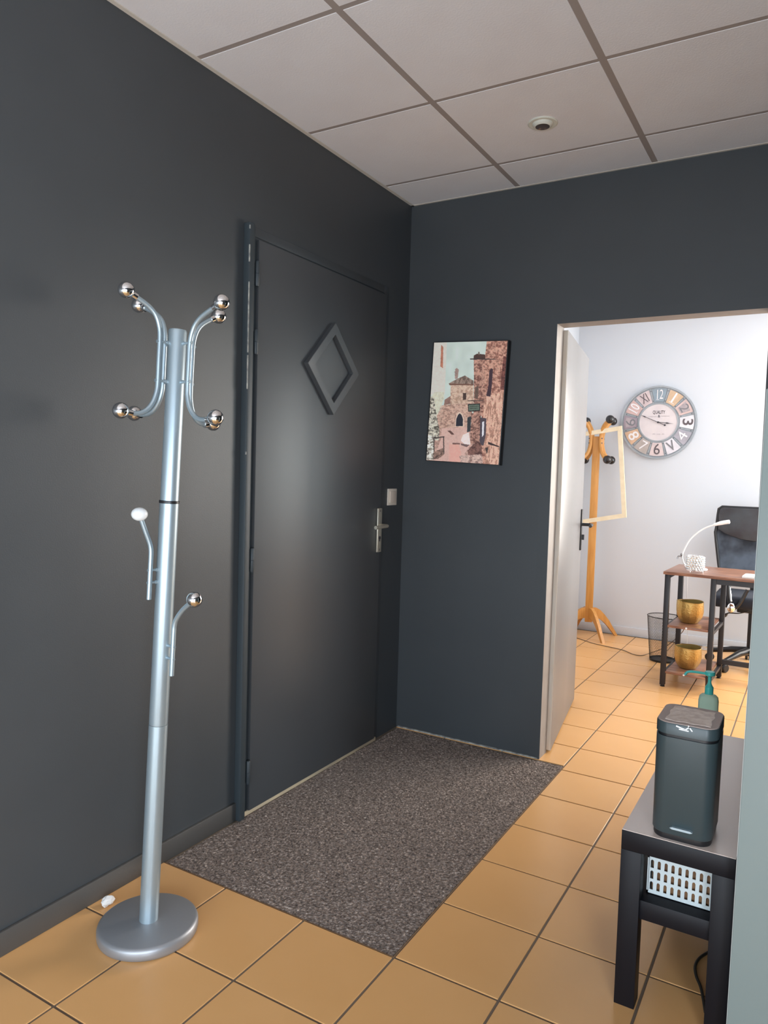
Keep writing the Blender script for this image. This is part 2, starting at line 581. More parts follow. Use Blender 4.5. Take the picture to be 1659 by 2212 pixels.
# ---- ceiling grid and tiles
ceil = single('ceiling', B(-0.12, 2.87, -5.32, 0.10, H + 0.03, H + 0.15), ceil_bar_m, 'suspended lobby ceiling of white square tiles in a brown grid', 'ceiling', 'structure', 0)
CA, CB, CP = 0.5569, -0.2804, 0.6
BW = 0.012
xs = [0.0] + [CA + k * CP for k in range(0, 4)] + [2.75]
ys = [0.0] + [CB - k * CP for k in range(0, 9)] + [-5.2]
ctm = {}
for i in range(len(xs) - 1):
    for j in range(len(ys) - 1):
        x0 = xs[i] + (0.016 if i == 0 else BW)
        x1 = xs[i + 1] - (0.016 if i == len(xs) - 2 else BW)
        y1 = ys[j] - (0.012 if j == 0 else BW * 0.8)
        y0 = ys[j + 1] + (0.012 if j == len(ys) - 2 else BW * 0.8)
        if x1 - x0 < 0.02 or y1 - y0 < 0.02:
            continue
        key = (round(x1 - x0, 3), round(y1 - y0, 3))
        if key not in ctm:
            b = B(0, key[0], 0, key[1], 0, 0.025, bev=0.0008, seg=1)
            me = bpy.data.meshes.new('ceiling_tile')
            b.to_mesh(me); b.free()
            me.materials.append(ceil_tile_m)
            ctm[key] = me
        o = bpy.data.objects.new('ceiling_tile', ctm[key])
        o.location = (x0, y0, H + random.uniform(-0.0006, 0.0006))
        o.parent = ceil
        COL.objects.link(o)
for x in xs[1:-1]:
    mesh_obj('ceiling_bar', B(x - BW, x + BW, -5.2, -0.002, H + 0.0008, H + 0.03), ceil_bar_m, ceil, smooth=0)
for k, y in enumerate(ys[1:-1]):
    for i in range(len(xs) - 1):
        mesh_obj('ceiling_bar', B(xs[i] + (BW if i else 0.0), xs[i + 1] - (BW if i < len(xs) - 2 else 0), y - BW * 0.8, y + BW * 0.8, H + 0.0010, H + 0.03), ceil_bar_m, ceil, smooth=0)
bm = bmesh.new()
box(bm, 0.0, 0.0155, -5.2, 0.0, H - 0.002, H + 0.03)
box(bm, 0.0, 2.75, -0.0115, 0.0, H - 0.002, H + 0.03)
single('trim_1', bm, ceil_trim_m, 'thin pale angle trim where the lobby ceiling meets the dark walls', 'trim', 'structure', 0)

# ---- baseboards and floor-edge strips
bm = bmesh.new()
box(bm, 0.0, 0.011, -5.2, -1.232, 0.0, 0.068, bev=0.002, seg=2)
single('baseboard_left', bm, base_paint, 'dark painted skirting along the left wall behind the coat rack', 'baseboard', 'structure')
bm = bmesh.new()
box(bm, 0.012, 3.6, YF - 0.011, YF, 0.0, 0.072, bev=0.002)
single('baseboard_far', bm, white_paint, 'white skirting along the office far wall', 'baseboard', 'structure')
bm = bmesh.new()
box(bm, 0.0, 0.011, 0.12, YF - 0.011, 0.0, 0.072, bev=0.002)
single('baseboard_office_left', bm, white_paint, 'white skirting along the office left wall', 'baseboard', 'structure')
single('trim_2', B(0.012, 0.760, -0.0075, 0.0, -0.0115, 0.006), sealant, 'ragged pale sealant line between the mat and the dark back wall', 'trim', 'structure', 0)
single('trim_3', B(0.0, 0.0118, -1.205, -0.225, -0.0115, 0.014, bev=0.002), pale_wood, 'bare pale wood strip under the dark left door', 'trim', 'structure')

# ---- door 1: dark door in the left wall with square hatch frame
t = Thing('door_1', 'closed dark grey door with a diamond moulding in the left wall', 'door', (0.0, -0.71, 0.0), kind='structure')
LY0, LY1, LZ = -1.170, -0.252, 2.145
bm = bmesh.new()
box(bm, 0.0, 0.020, LY0, LY1, 0.015, LZ, bev=0.003)
leaf = t.part('leaf', bm, door_paint)
bm = bmesh.new()
# left jamb, rounded proud edge + recessed groove bed
box(bm, 0.0, 0.030, -1.234, -1.204, 0.0, 2.19, bev=0.004)
box(bm, 0.0, 0.008, -1.204, LY0 - 0.001, 0.0, 2.15)
t.part('hinge_jamb', bm, frame_paint)
bm = bmesh.new()
box(bm, 0.0, 0.0035, LY1 + 0.006, -0.205, 0.0, 2.19, bev=0.001)
t.part('lock_jamb', bm, dark_paint)
bm = bmesh.new()
box(bm, 0.0, 0.0035, -1.204, LY1 + 0.006, LZ + 0.012, 2.19, bev=0.001)
t.part('frame_head', bm, dark_paint)
# paint chips on the jamb arris
for z0, z1 in ((2.165, 2.178), (2.05, 2.11), (1.73, 1.98), (1.60, 1.72), (1.365, 1.375)):
    t.part('paint_chip', B(0.0265, 0.0306, -1.2347, -1.2315, z0, z1), sealant, smooth=0)
for zc in (2.02, 1.775, 0.975, 0.17):
    bm = bmesh.new()
    lathe(bm, [(0.0, -0.046), (0.006, -0.045), (0.0085, -0.040), (0.0085, -0.001), (0.0075, 0.0), (0.0085, 0.001), (0.0085, 0.040), (0.006, 0.045), (0.0, 0.046)], (0.0235, -1.184, zc), 14)
    box(bm, 0.008, 0.018, -1.186, -1.182, zc - 0.04, zc + 0.04)
    t.part('hinge', bm, frame_paint)
# diamond moulding: two-step square frame standing on its corner, recessed hatch inside
dc = (-0.700, 1.740)
def dia(hw, hh):
    return [(dc[0], dc[1] + hh), (dc[0] - hw, dc[1]), (dc[0], dc[1] - hh), (dc[0] + hw, dc[1])]
fx = lambda a, b, d: (d, a, b)
bm = bmesh.new()
ringprism(bm, dia(0.190, 0.192), dia(0.140, 0.142), 0.020, 0.042, fx)
bmesh.ops.bevel(bm, geom=bm.edges[:], offset=0.0015, segments=1, profile=0.5, affect='EDGES')
mould = t.part('diamond_moulding', bm, door_paint, smooth=0)
bm = bmesh.new()
prism(bm, dia(0.140, 0.142), 0.020, 0.0225, fx)
t.part('hatch_panel', bm, door_paint, mould)
# handle
bm = bmesh.new()
box(bm, 0.020, 0.029, -0.290, -0.252, 0.930, 1.140, bev=0.003)
hp = t.part('handle_plate', bm, handle_metal, label='worn brassy silver handle plate')
bm = bmesh.new()
tube(bm, [(0.028, -0.271, 1.058), (0.062, -0.271, 1.058), (0.071, -0.275, 1.058), (0.074, -0.285, 1.058), (0.074, -0.385, 1.056)], 0.0085, 12)
t.part('lever', bm, handle_metal, hp)
bm = bmesh.new()
lathe(bm, [(0, 0), (0.0085, 0), (0.0085, 0.0012), (0, 0.0012)], (0.029, -0.271, 0.999), 14, mat=Matrix.Rotation(PI / 2, 4, 'Y'))
box(bm, 0.029, 0.0302, -0.275, -0.267, 0.982, 0.999)
t.part('keyhole', bm, clock_dark, hp, smooth=0)
for z in (1.128, 0.942):
    t.part('screw', B(0.029, 0.0302, -0.273, -0.269, z - 0.005, z + 0.005), clock_dark, hp, smooth=0)

# ---- light switch
t = Thing('light_switch', 'square cream light switch on the dark wall between door and corner', 'switch', (0.0, -0.119, 1.19))
t.part('plate', B(0.0, 0.007, -0.163, -0.077, 1.149, 1.231, bev=0.002), switch_m)
t.part('rocker', B(0.007, 0.011, -0.149, -0.091, 1.162, 1.218, bev=0.0015), nmat('rocker', (0.72, 0.62, 0.52), 0.4))

# ---- door 2: doorway casing and open leaf
t = Thing('door_2', 'open white office door with its doorway casing in the back wall', 'door', (OX0, 0.05, 0.0), kind='structure')
bm = bmesh.new()
box(bm, OX0 - 0.052, OX0, -0.004, 0.0, 0.0, OZ + 0.045)
box(bm, OX1, OX1 + 0.052, -0.004, 0.0, 0.0, OZ + 0.045)
box(bm, OX0, OX1, -0.004, 0.0, OZ, OZ + 0.045)
t.part('casing_front', bm, dark_paint, smooth=0, label='dark painted lobby side of the casing')
bm = bmesh.new()
box(bm, OX0 - 0.052, OX0, 0.0, 0.10, 0.0, OZ)
box(bm, OX1, OX1 + 0.052, 0.0, 0.10, 0.0, OZ)
box(bm, OX0 - 0.052, OX1 + 0.052, 0.0, 0.10, OZ, OZ + 0.045)
t.part('jamb', bm, jamb_paint, smooth=0)
th = math.atan2(0.138, 0.874)
Ml = Matrix.Translation((0.787, 0.101, 0)) @ Matrix.Rotation(th, 4, 'Z')
bm = bmesh.new()
box(bm, -0.040, 0.0, 0.004, 0.886, 0.010, 1.990, bev=0.0015, mat=Ml)
leaf = t.part('leaf', bm, leaf_paint)
bm = bmesh.new()
box(bm, -0.041, -0.001, 0.0, 0.004, 0.012, 1.988, bev=0.001, mat=Ml)
t.part('leaf_edge', bm, worn_wood, leaf, label='worn bare hinge edge of the door')
bm = bmesh.new()
box(bm, 0.0, 0.008, 0.815, 0.850, 0.895, 1.130, bev=0.002, mat=Ml)
hp = t.part('handle_plate', bm, black_plastic, label='black handle plate')
bm = bmesh.new()
tube(bm, [Ml @ Vector(p) for p in ((0.006, 0.832, 1.043), (0.052, 0.832, 1.043), (0.060, 0.826, 1.043), (0.063, 0.815, 1.043), (0.063, 0.735, 1.041))], 0.009, 12)
box(bm, 0.008, 0.022, 0.828, 0.836, 0.955, 0.985, mat=Ml)
t.part('lever', bm, black_plastic, hp)

# ---- downlight
t = Thing('downlight', 'round white recessed ceiling spotlight, switched off', 'light', (0.855, -0.555, H))
c = (0.855, -0.555, H)
bm = bmesh.new()
lathe(bm, [(0.055, 0.0005), (0.0555, -0.0025), (0.052, -0.0050), (0.044, -0.0055), (0.039, -0.0040)], c, 44, caps=False)
t.part('ring', bm, ring_white)
bm = bmesh.new()
lathe(bm, [(0.039, -0.0038), (0.037, -0.0075), (0.032, -0.0125), (0.0285, -0.0150), (0.0265, -0.0148)], c, 36, caps=False)
t.part('eyeball', bm, ring_white)
bm = bmesh.new()
lathe(bm, [(0.0, -0.0085), (0.012, -0.0092), (0.0265, -0.0146)], c, 28, caps=False)
t.part('lens', bm, lens_dark)

# ------------------------------------------------------------------ silver coat rack
RB = Vector((0.247, -1.862, 0.0))
RT = Vector((0.86, 0.506, 0)).normalized()
FH = Vector((-0.506, 0.862, 0)).normalized()
LEAN = RT * (0.062 / 1.65)


def ax(z):
    return RB + LEAN * z + Vector((0, 0, z))


t = Thing('coat_rack', 'tall silver metal coat rack with chrome ball hooks by the left wall', 'coat rack', tuple(RB))
bm = bmesh.new()
lathe(bm, [(0.0, 0.0), (0.132, 0.0), (0.1365, 0.003), (0.138, 0.010), (0.138, 0.024), (0.135, 0.031), (0.128, 0.035), (0.0, 0.0355)], tuple(RB), 72)
t.part('base', bm, silver_disc, smooth=50, label='heavy round grey base plate')
bm = bmesh.new()
tube(bm, [ax(0.034), ax(0.599)], 0.0258, 36)
pole = t.part('pole', bm, silver, label='silver tube of three sections')
bm = bmesh.new()
tube(bm, [ax(0.5995), ax(0.603), ax(1.216)], 0.0, 36, rad=[0.0250, 0.0256, 0.0256])
t.part('pole_section', bm, silver, pole)
bm = bmesh.new()
tube(bm, [ax(1.224), ax(1.680), ax(1.686)], 0.0, 36, rad=[0.0246, 0.0246, 0.0225])
t.part('pole_section', bm, silver, pole)
bm = bmesh.new()
tube(bm, [ax(1.2165), ax(1.2235)], 0.0272, 36)
t.part('black_ring', bm, black_plastic, label='black joint ring')
for lat, dep, zu, zl in ((0.135, -0.090, 1.743, 1.447), (-0.108, -0.100, 1.765, 1.458), (-0.138, 0.090, 1.767, 1.464), (0.085, 0.100, 1.745, 1.443)):
    u = RT * lat + FH * dep
    rb = u.length
    u = u / rb
    k_ = (rb - 0.05) / 0.122
    pr = [(0.172, zl), (0.150, zl - 0.003), (0.125, zl - 0.0045), (0.103, zl - 0.0015), (0.082, zl + 0.009), (0.064, zl + 0.029), (0.053, zl + 0.056), (0.050, zl + 0.084), (0.050, 1.600), (0.050, zu - 0.106), (0.054, zu - 0.078),
          (0.066, zu - 0.053), (0.086, zu - 0.035), (0.115, zu - 0.021), (0.172, zu)]
    pts = smooth_path([ax(z) + u * (0.05 + (r - 0.05) * k_) for r, z in pr], 5)
    bm = bmesh.new()
    tube(bm, pts, 0.0066, 14)
    arm = t.part('hook_arm', bm, silver)
    for z in (zl, zu):
        bm = bmesh.new()
        ball(bm, ax(z) + u * rb, 0.0212, 28, 18)
        t.part('ball', bm, chrome, arm, label='shiny chrome ball')
        bm = bmesh.new()
        q0, q1 = (pts[0], pts[3]) if z == zl else (pts[-1], pts[-4])
        dq = (q1 - q0).normalized()
        tube(bm, [ax(z) + u * rb + dq * 0.018, ax(z) + u * rb + dq * 0.031], 0.0092, 14)
        t.part('collar', bm, chrome, arm)
    for z in (1.545, 1.648):
        bm = bmesh.new()
        tube(bm, [ax(z) + u * 0.022, ax(z) + u * 0.0255, ax(z) + u * 0.0256, ax(z) + u * 0.031, ax(z) + u * 0.0311, ax(z) + u * 0.052, ax(z) + u * 0.0521, ax(z) + u * 0.0585], 0, 10, rad=[0.0052] * 4 + [0.0034] * 2 + [0.0046] * 2)
        t.part('bolt', bm, silver, arm)
for u, z0, mat_b, lab in ((RT * -0.70 - FH * 0.714, 0.955, white_plastic, 'pale white knob'), (RT * 0.80 - FH * 0.60, 0.745, chrome, 'shiny chrome ball')):
    pr = [(0.047, z0), (0.047, z0 + 0.06), (0.047, z0 + 0.120), (0.0485, z0 + 0.140), (0.054, z0 + 0.158), (0.066, z0 + 0.186), (0.081, z0 + 0.222)]
    if z0 < 0.9:
        pr = [(0.047, z0), (0.047, z0 + 0.06), (0.047, z0 + 0.120), (0.0485, z0 + 0.140), (0.056, z0 + 0.158), (0.080, z0 + 0.186), (0.114, z0 + 0.212)]
    pts = smooth_path([ax(z) + u * r for r, z in pr], 5)
    bm = bmesh.new()
    tube(bm, pts, 0.0066, 14)
    arm = t.part('low_hook', bm, silver)
    d = (pts[-1] - pts[-3]).normalized()
    bm = bmesh.new()
    if mat_b is chrome:
        ball(bm, pts[-1] + d * 0.016, 0.0212, 28, 18)
    else:
        ball(bm, pts[-1] + d * 0.012, 0.0215, 28, 18, (1, 1, 0.84))
    t.part('knob', bm, mat_b, arm, label=lab)
    for z in (z0 + 0.046, z0 + 0.080):
        bm = bmesh.new()
        tube(bm, [ax(z) + u * 0.022, ax(z) + u * 0.031, ax(z) + u * 0.0311, ax(z) + u * 0.055], 0, 10, rad=[0.0052, 0.0052, 0.0036, 0.0036])
        t.part('bolt', bm, silver, arm)

# scrap of tissue at the skirting
bm = bmesh.new()
t2 = bmesh.new()
bmesh.ops.create_icosphere(t2, subdivisions=3, radius=0.02)
for v in t2.verts:
    n = v.co.normalized()
    k = 0.85 + 0.16 * math.sin(4 * n.x + 3) * math.cos(5 * n.y) + 0.10 * math.sin(7 * n.z + 3 * n.x)
    v.co = Vector((n.x * 0.017 * k, n.y * 0.024 * k, n.z * 0.016 * k)) + Vector((0.052, -1.843, 0.019))
zm = min(v.co.z for v in t2.verts)
for v in t2.verts:
    v.co.z -= zm
_append(bm, t2)
single('tissue_scrap', bm, tissue_m, 'small crumpled white scrap on the floor behind the rack base', 'scrap', smooth=25)

# ------------------------------------------------------------------ framed town picture
PW, PH = 0.385, 0.578
pc = Vector((0.3455, 0.0, 1.655))
pr_ = Matrix.Rotation(math.radians(2.2), 4, 'Y')
Mp = Matrix.Translation(pc) @ pr_
t = Thing('town_picture', 'upright canvas print of an old stone village street on the dark wall', 'picture', tuple(pc))
bm = bmesh.new()
box(bm, -PW / 2 - 0.002, PW / 2 + 0.002, -0.036, 0.0, -PH / 2, PH / 2, bev=0.0015, mat=Mp)
t.part('stretcher', bm, poster_edge)


def paint_town(w=300, h=450):
    """flat print: old stone street painted from polygons"""
    u = (np.arange(w) + 0.5) / w
    v = (np.arange(h) + 0.5) / h
    Ug, Vg = np.meshgrid(u, v)
    c00, c10, c11, c01 = np.array([285., 290.]), np.array([1280., 262.]), np.array([1150., 1975.]), np.array([190., 1915.])
    Xg = (c00[0] * (1 - Ug) + c10[0] * Ug) * (1 - Vg) + (c01[0] * (1 - Ug) + c11[0] * Ug) * Vg
    Yg = (c00[1] * (1 - Ug) + c10[1] * Ug) * (1 - Vg) + (c01[1] * (1 - Ug) + c11[1] * Ug) * Vg

    def noise(n, m):
        g = rng.random((n + 2, m + 2))
        yy, xx = v * n, u * m
        yi, xi = yy.astype(int), xx.astype(int)
        fy, fx_ = (yy - yi)[:, None], (xx - xi)[None, :]
        a = g[yi][:, xi]; b = g[yi][:, xi + 1]; c = g[yi + 1][:, xi]; d = g[yi + 1][:, xi + 1]
        return (a * (1 - fx_) + b * fx_) * (1 - fy) + (c * (1 - fx_) + d * fx_) * fy
    n1 = 0.45 * noise(70, 34) + 0.35 * noise(150, 75) + 0.2 * noise(220, 150); n2 = 0.5 * noise(210, 150) + 0.5 * noise(90, 60); n3 = noise(16, 12); n4 = 0.6 * noise(30, 75) + 0.4 * noise(120, 140)
    img = np.zeros((h, w, 3))
    img[:] = (166, 176, 166)
    img += (n3[..., None] - 0.5) * 14

    def inside(poly):
        m = np.zeros((h, w), bool)
        j = len(poly) - 1
        for i in range(len(poly)):
            xi, yi = poly[i]; xj, yj = poly[j]
            c = ((yi > Yg) != (yj > Yg)) & (Xg < (xj - xi) * (Yg - yi) / (yj - yi + 1e-9) + xi)
            m ^= c
            j = i
        return m

    def fill(poly, col, tex=0.0, stone=None, col2=None):
        m = inside(poly)
        c = np.array(col, float)[None, None, :] * np.ones((h, w, 1))
        if col2 is not None:
            k = np.clip((stone - 0.43) * 4.5, 0, 1)[..., None]
            c = c * (1 - k) + np.array(col2, float) * k
        c = c * (1 + tex * (n2[..., None] - 0.5))
        img[m] = c[m]
    # ground tone under the whole lower half
    fill([(180, 1420), (1200, 1420), (1200, 2000), (180, 2000)], (170, 134, 118), 0.25, n1, (140, 104, 90))
    fill([(200, 1180), (560, 1130), (560, 1440), (200, 1440)], (176, 152, 134), 0.25, n1, (146, 116, 100))
    # pale left wall and its narrow shutter
    fill([(280, 290), (465, 285), (440, 1000), (235, 1010)], (178, 172, 160), 0.08)
    fill([(385, 315), (415, 350), (412, 640), (376, 615)], (150, 88, 62), 0.3)
    # right tall stone house
    fill([(1010, 265), (1285, 255), (1150, 1985), (930, 1960), (940, 900), (985, 480)], (168, 122, 100), 0.3, n1, (112, 66, 52))
    fill([(1225, 470), (1270, 480), (1230, 940), (1180, 930)], (104, 56, 46), 0.4, n1, (70, 34, 30))
    fill([(1095, 1000), (1225, 960), (1150, 1980), (985, 1960), (960, 1300), (960, 1010)], (186, 142, 118), 0.3, n4, (140, 96, 76))
    # corner tower
    fill([(835, 480), (990, 455), (985, 1040), (940, 1300), (830, 1250), (838, 800)], (160, 116, 96), 0.3, n1, (96, 58, 48))
    fill([(835, 465), (880, 440), (985, 450), (990, 510), (832, 525)], (62, 42, 36), 0.4)
    fill([(895, 415), (912, 415), (916, 455), (892, 455)], (96, 80, 68))
    fill([(785, 505), (1130, 508), (1130, 520), (785, 520)], (52, 44, 42))
    fill([(1040, 680), (1065, 640), (1088, 650), (1080, 800), (1055, 1030), (1000, 1020), (1030, 860)], (52, 34, 42), 0.3)
    fill([(850, 900), (900, 880), (890, 1060), (845, 1050)], (84, 64, 54), 0.4)
    # church with roof, gable cross
    fill([(520, 865), (830, 850), (830, 1140), (520, 1150)], (178, 150, 128), 0.2, n1, (150, 116, 94))
    fill([(495, 850), (620, 780), (715, 740), (830, 810), (835, 865), (640, 868)], (128, 106, 92), 0.5, n4, (88, 70, 60))
    fill([(495, 850), (835, 858), (835, 872), (505, 872)], (96, 62, 48))
    fill([(580, 790), (578, 700), (570, 690), (585, 680), (580, 655), (605, 634), (632, 660), (625, 712), (618, 780)], (134, 108, 98), 0.4)
    fill([(690, 980), (735, 980), (733, 1072), (690, 1076)], (60, 44, 38))
    fill([(440, 1075), (520, 1022), (520, 1130), (430, 1150)], (120, 88, 76), 0.4)
    fill([(430, 1150), (830, 1110), (800, 1320), (770, 1470), (360, 1480), (330, 1300)], (172, 138, 118), 0.25, n1, (138, 100, 84))
    fill([(585, 1450), (590, 1330), (615, 1260), (645, 1240), (680, 1265), (702, 1330), (700, 1450)], (190, 160, 140))
    fill([(595, 1440), (600, 1340), (622, 1285), (646, 1262), (672, 1285), (690, 1340), (688, 1440)], (34, 34, 42))
    # left ruins and plants
    fill([(300, 970), (430, 965), (430, 1060), (350, 1260), (320, 1300), (240, 1200), (250, 1030)], (176, 172, 150), 0.25)
    fill([(240, 1030), (290, 1060), (330, 1300), (370, 1500), (360, 1640), (200, 1640), (215, 1300)], (176, 168, 150), 0.3, n1, (70, 64, 54))
    fill([(205, 1560), (290, 1590), (300, 1915), (190, 1910)], (196, 190, 176), 0.3, n1, (90, 80, 70))
    # street
    fill([(400, 1470), (770, 1450), (790, 1700), (640, 1940), (290, 1920), (390, 1620)], (176, 138, 124), 0.18)
    fill([(505, 1690), (640, 1700), (690, 1940), (505, 1930)], (188, 132, 116), 0.12)
    fill([(660, 1640), (690, 1560), (770, 1525), (790, 1690), (740, 1725)], (196, 178, 170), 0.2)
    fill([(480, 1505), (520, 1500), (575, 1555), (540, 1560)], (84, 54, 46))
    fill([(550, 1672), (650, 1676), (650, 1694), (550, 1694)], (96, 64, 56))
    fill([(660, 1680), (780, 1700), (740, 1730), (670, 1705)], (92, 70, 66))
    # shop front, door, sign, stones
    fill([(750, 1320), (800, 1300), (790, 1510), (745, 1525)], (44, 46, 48))
    fill([(800, 1260), (930, 1240), (920, 1680), (790, 1680)], (150, 108, 90), 0.4, n1, (84, 52, 44))
    fill([(920, 1320), (1000, 1330), (990, 1560), (960, 1710), (910, 1700)], (64, 54, 60), 0.2)
    fill([(945, 1380), (972, 1370), (965, 1560), (940, 1590)], (186, 182, 184))
    fill([(755, 1080), (960, 1080), (960, 1092), (755, 1092)], (72, 56, 48))
    fill([(756, 1132), (918, 1124), (920, 1226), (760, 1240)], (34, 34, 32))
    fill([(768, 1146), (906, 1138), (908, 1214), (770, 1226)], (80, 92, 78), 0.3)
    fill([(780, 1164), (895, 1158), (895, 1166), (780, 1172)], (44, 48, 42))
    fill([(785, 1190), (890, 1184), (890, 1192), (785, 1198)], (44, 48, 42))
    fill([(750, 1780), (830, 1690), (905, 1650), (935, 1700), (940, 1850), (850, 1870), (760, 1840)], (104, 68, 58), 0.5, n1, (64, 38, 34))
    fill([(640, 1850), (940, 1830), (950, 1960), (660, 1950)], (170, 140, 126), 0.3, n1, (120, 90, 80))
    fill([(1020, 1655), (1160, 1715), (1160, 1730), (1020, 1690)], (48, 34, 32))
    fill([(980, 1740), (1022, 1730), (1006, 1830)], (54, 44, 40))
    # iron gate left
    for a, b in (((285, 1600), (300, 1880)), ((420, 1590), (432, 1830))):
        fill([a, (a[0] + 14, a[1]), (b[0] + 6, b[1]), (b[0] - 6, b[1])], (58, 46, 42))
    fill([(285, 1600), (440, 1580), (440, 1594), (290, 1616)], (58, 46, 42))
    fill([(290, 1800), (420, 1745), (430, 1840), (350, 1900), (288, 1900)], (132, 100, 84), 0.4, n1, (78, 58, 50))
    return np.clip(img, 0, 255) / 255.0


pic = paint_town()
hh, ww = pic.shape[:2]
im = bpy.data.images.new('town_print', ww, hh)
rgba = np.ones((hh, ww, 4), np.float32)
rgba[..., :3] = pic[::-1]
im.pixels.foreach_set(rgba.ravel())
im.update()
pm = bpy.data.materials.new('town_print')
pm.use_nodes = True
nt = pm.node_tree
tx = nt.nodes.new('ShaderNodeTexImage')
tx.image = im
tx.extension = 'EXTEND'
uvn = nt.nodes.new('ShaderNodeUVMap')
nt.links.new(uvn.outputs[0], tx.inputs['Vector'])
bn = nt.nodes['Principled BSDF']
bn.inputs['Roughness'].default_value = 0.5
hs = nt.nodes.new('ShaderNodeHueSaturation')
hs.inputs['Value'].default_value = 2.3
hs.inputs['Saturation'].default_value = 0.9
nt.links.new(tx.outputs[0], hs.inputs['Color'])
nt.links.new(hs.outputs[0], bn.inputs['Base Color'])
me = bpy.data.meshes.new('print')
x, z = PW / 2 - 0.003, PH / 2 - 0.003
cs = [Mp @ Vector(p) - pc for p in ((-x, -0.0364, -z), (x, -0.0364, -z), (x, -0.0364, z), (-x, -0.0364, z))]
me.from_pydata([tuple(c) for c in cs], [], [(0, 1, 2, 3)])
uvl = me.uv_layers.new(name='UVMap')
for i, uv in enumerate(((0, 0), (1, 0), (1, 1), (0, 1))):
    uvl.data[i].uv = uv
pr = mesh_obj('print', me, pm, t.o, smooth=0)
pr['label'] = 'printed stone street with church and hanging sign'

# ------------------------------------------------------------------ black bench and what stands on it
BX0, BX1, BY0, BY1, BZ = 1.441, 1.699, -1.428, -0.540, 0.450
t = Thing('side_bench', 'low narrow black bench with an open shelf beside the pale partition', 'bench', ((BX0 + BX1) / 2, (BY0 + BY1) / 2, 0))
t.part('top', B(BX0, BX1, BY0, BY1, BZ - 0.050, BZ - 0.0012, bev=0.001), bench_black)
t.part('top_surface', B(BX0 + 0.0006, BX1 - 0.0006, BY0 + 0.0006, BY1 - 0.0006, BZ - 0.0012, BZ), bench_top_m, label='pale thin sheet over the black bench top', smooth=0)  # thin pale sheet covering the black slab
for x0 in (BX0, BX1 - 0.049):
    for y0 in (BY0, BY1 - 0.049):
        t.part('leg', B(x0, x0 + 0.049, y0, y0 + 0.049, 0.0, BZ - 0.0501, bev=0.0012), bench_black)
t.part('shelf', B(BX0 + 0.012, BX1 - 0.012, BY0 + 0.0135, BY1 - 0.012, 0.228, 0.276, bev=0.0012), bench_black)

# pedal bin
bc = Vector((1.575, -1.338, BZ))
def rrect(w, d, r, n=6, bow=0.0):
    pts = []
    for cx, cy2, a0 in ((w / 2 - r, d / 2 - r, 0), (-w / 2 + r, d / 2 - r, 90), (-w / 2 + r, -d / 2 + r, 180), (w / 2 - r, -d / 2 + r, 270)):
        for k in range(n + 1):
            a = math.radians(a0 + 90 * k / n)
            x, y = cx + r * math.cos(a), cy2 + r * math.sin(a)
            pts.append((x, y - (bow * (1 - (2 * x / w) ** 2) if y < 0 else 0)))
    return pts
def loft(bm, rings):
    vs = [[bm.verts.new(p) for p in ring] for ring in rings]
    n = len(vs[0])
    for a, b in zip(vs, vs[1:]):
        for k in range(n):
            bm.faces.new((a[k], a[(k + 1) % n], b[(k + 1) % n], b[k]))
    bm.faces.new(list(reversed(vs[0])))
    bm.faces.new(vs[-1])
    return bm
def rr3(w, d, r, z, c=bc, bow=0.006):
    return [(c.x + x, c.y + y, z) for x, y in rrect(w, d, r, 6, bow)]
t = Thing('pedal_bin', 'slim slate grey pedal bin with worn sticker lid on the bench', 'bin', tuple(bc))
bm = bmesh.new()
loft(bm, [rr3(0.130, 0.148, 0.026, BZ + 0.0), rr3(0.133, 0.150, 0.027, BZ + 0.004), rr3(0.133, 0.150, 0.027, BZ + 0.0135)])
t.part('foot', bm, black_plastic)
bm = bmesh.new()
loft(bm, [rr3(0.134, 0.152, 0.027, BZ + 0.014), rr3(0.138, 0.156, 0.028, BZ + 0.018), rr3(0.140, 0.158, 0.028, BZ + 0.252)])
body = t.part('body', bm, bin_slate, smooth=40)
bm = bmesh.new()
loft(bm, [rr3(0.134, 0.152, 0.026, BZ + 0.252), rr3(0.134, 0.152, 0.026, BZ + 0.2595)])
t.part('gap_band', bm, black_plastic)
bm = bmesh.new()
loft(bm, [rr3(0.141, 0.160, 0.028, BZ + 0.2595), rr3(0.141, 0.160, 0.028, BZ + 0.284), rr3(0.139, 0.158, 0.028, BZ + 0.2865)])
lid = t.part('lid', bm, bin_slate, smooth=40)
bm = bmesh.new()
loft(bm, [rr3(0.1385, 0.1575, 0.028, BZ + 0.2862), rr3(0.1365, 0.1555, 0.027, BZ + 0.2885)])
t.part('lid_top', bm, bin_lid_m, lid, label='brown-grey lid top', smooth=40)
# torn sticker residue
n = 40
ring = []
for k in range(n):
    a = 2 * PI * k / n
    x, y = math.cos(a), math.sin(a)
    s = 1 / max(abs(x), abs(y))
    ring.append((bc.x + 0.001 + x * s * (0.050 + 0.002 * math.sin(7 * a)), bc.y - 0.004 + y * s * (0.062 + 0.003 * math.sin(9 * a + 1))))
bm = bmesh.new()
loft(bm, [[(x, y, BZ + 0.2884) for x, y in ring], [(x, y, BZ + 0.2894) for x, y in ring]])
t.part('sticker', bm, sticker_m, lid, label='torn pale sticker residue', smooth=0)
bm = bmesh.new()
fy = bc.y - 0.0845
for (dx, z, w, h, a) in ((-0.012, 0.2805, 0.020, 0.0035, 0.25), (0.004, 0.2815, 0.014, 0.0030, -0.7), (0.010, 0.2825, 0.016, 0.0030, 0.9), (-0.004, 0.2760, 0.022, 0.0030, 0.05)):
    box(bm, -w / 2, w / 2, -0.0009, 0.0003, -h / 2, h / 2, mat=Matrix.Translation((bc.x + dx, fy, BZ + z)) @ Matrix.Rotation(a, 4, 'Y'))
t.part('label_scrap', bm, white_plastic, lid, label='white scrap of torn label', smooth=0)
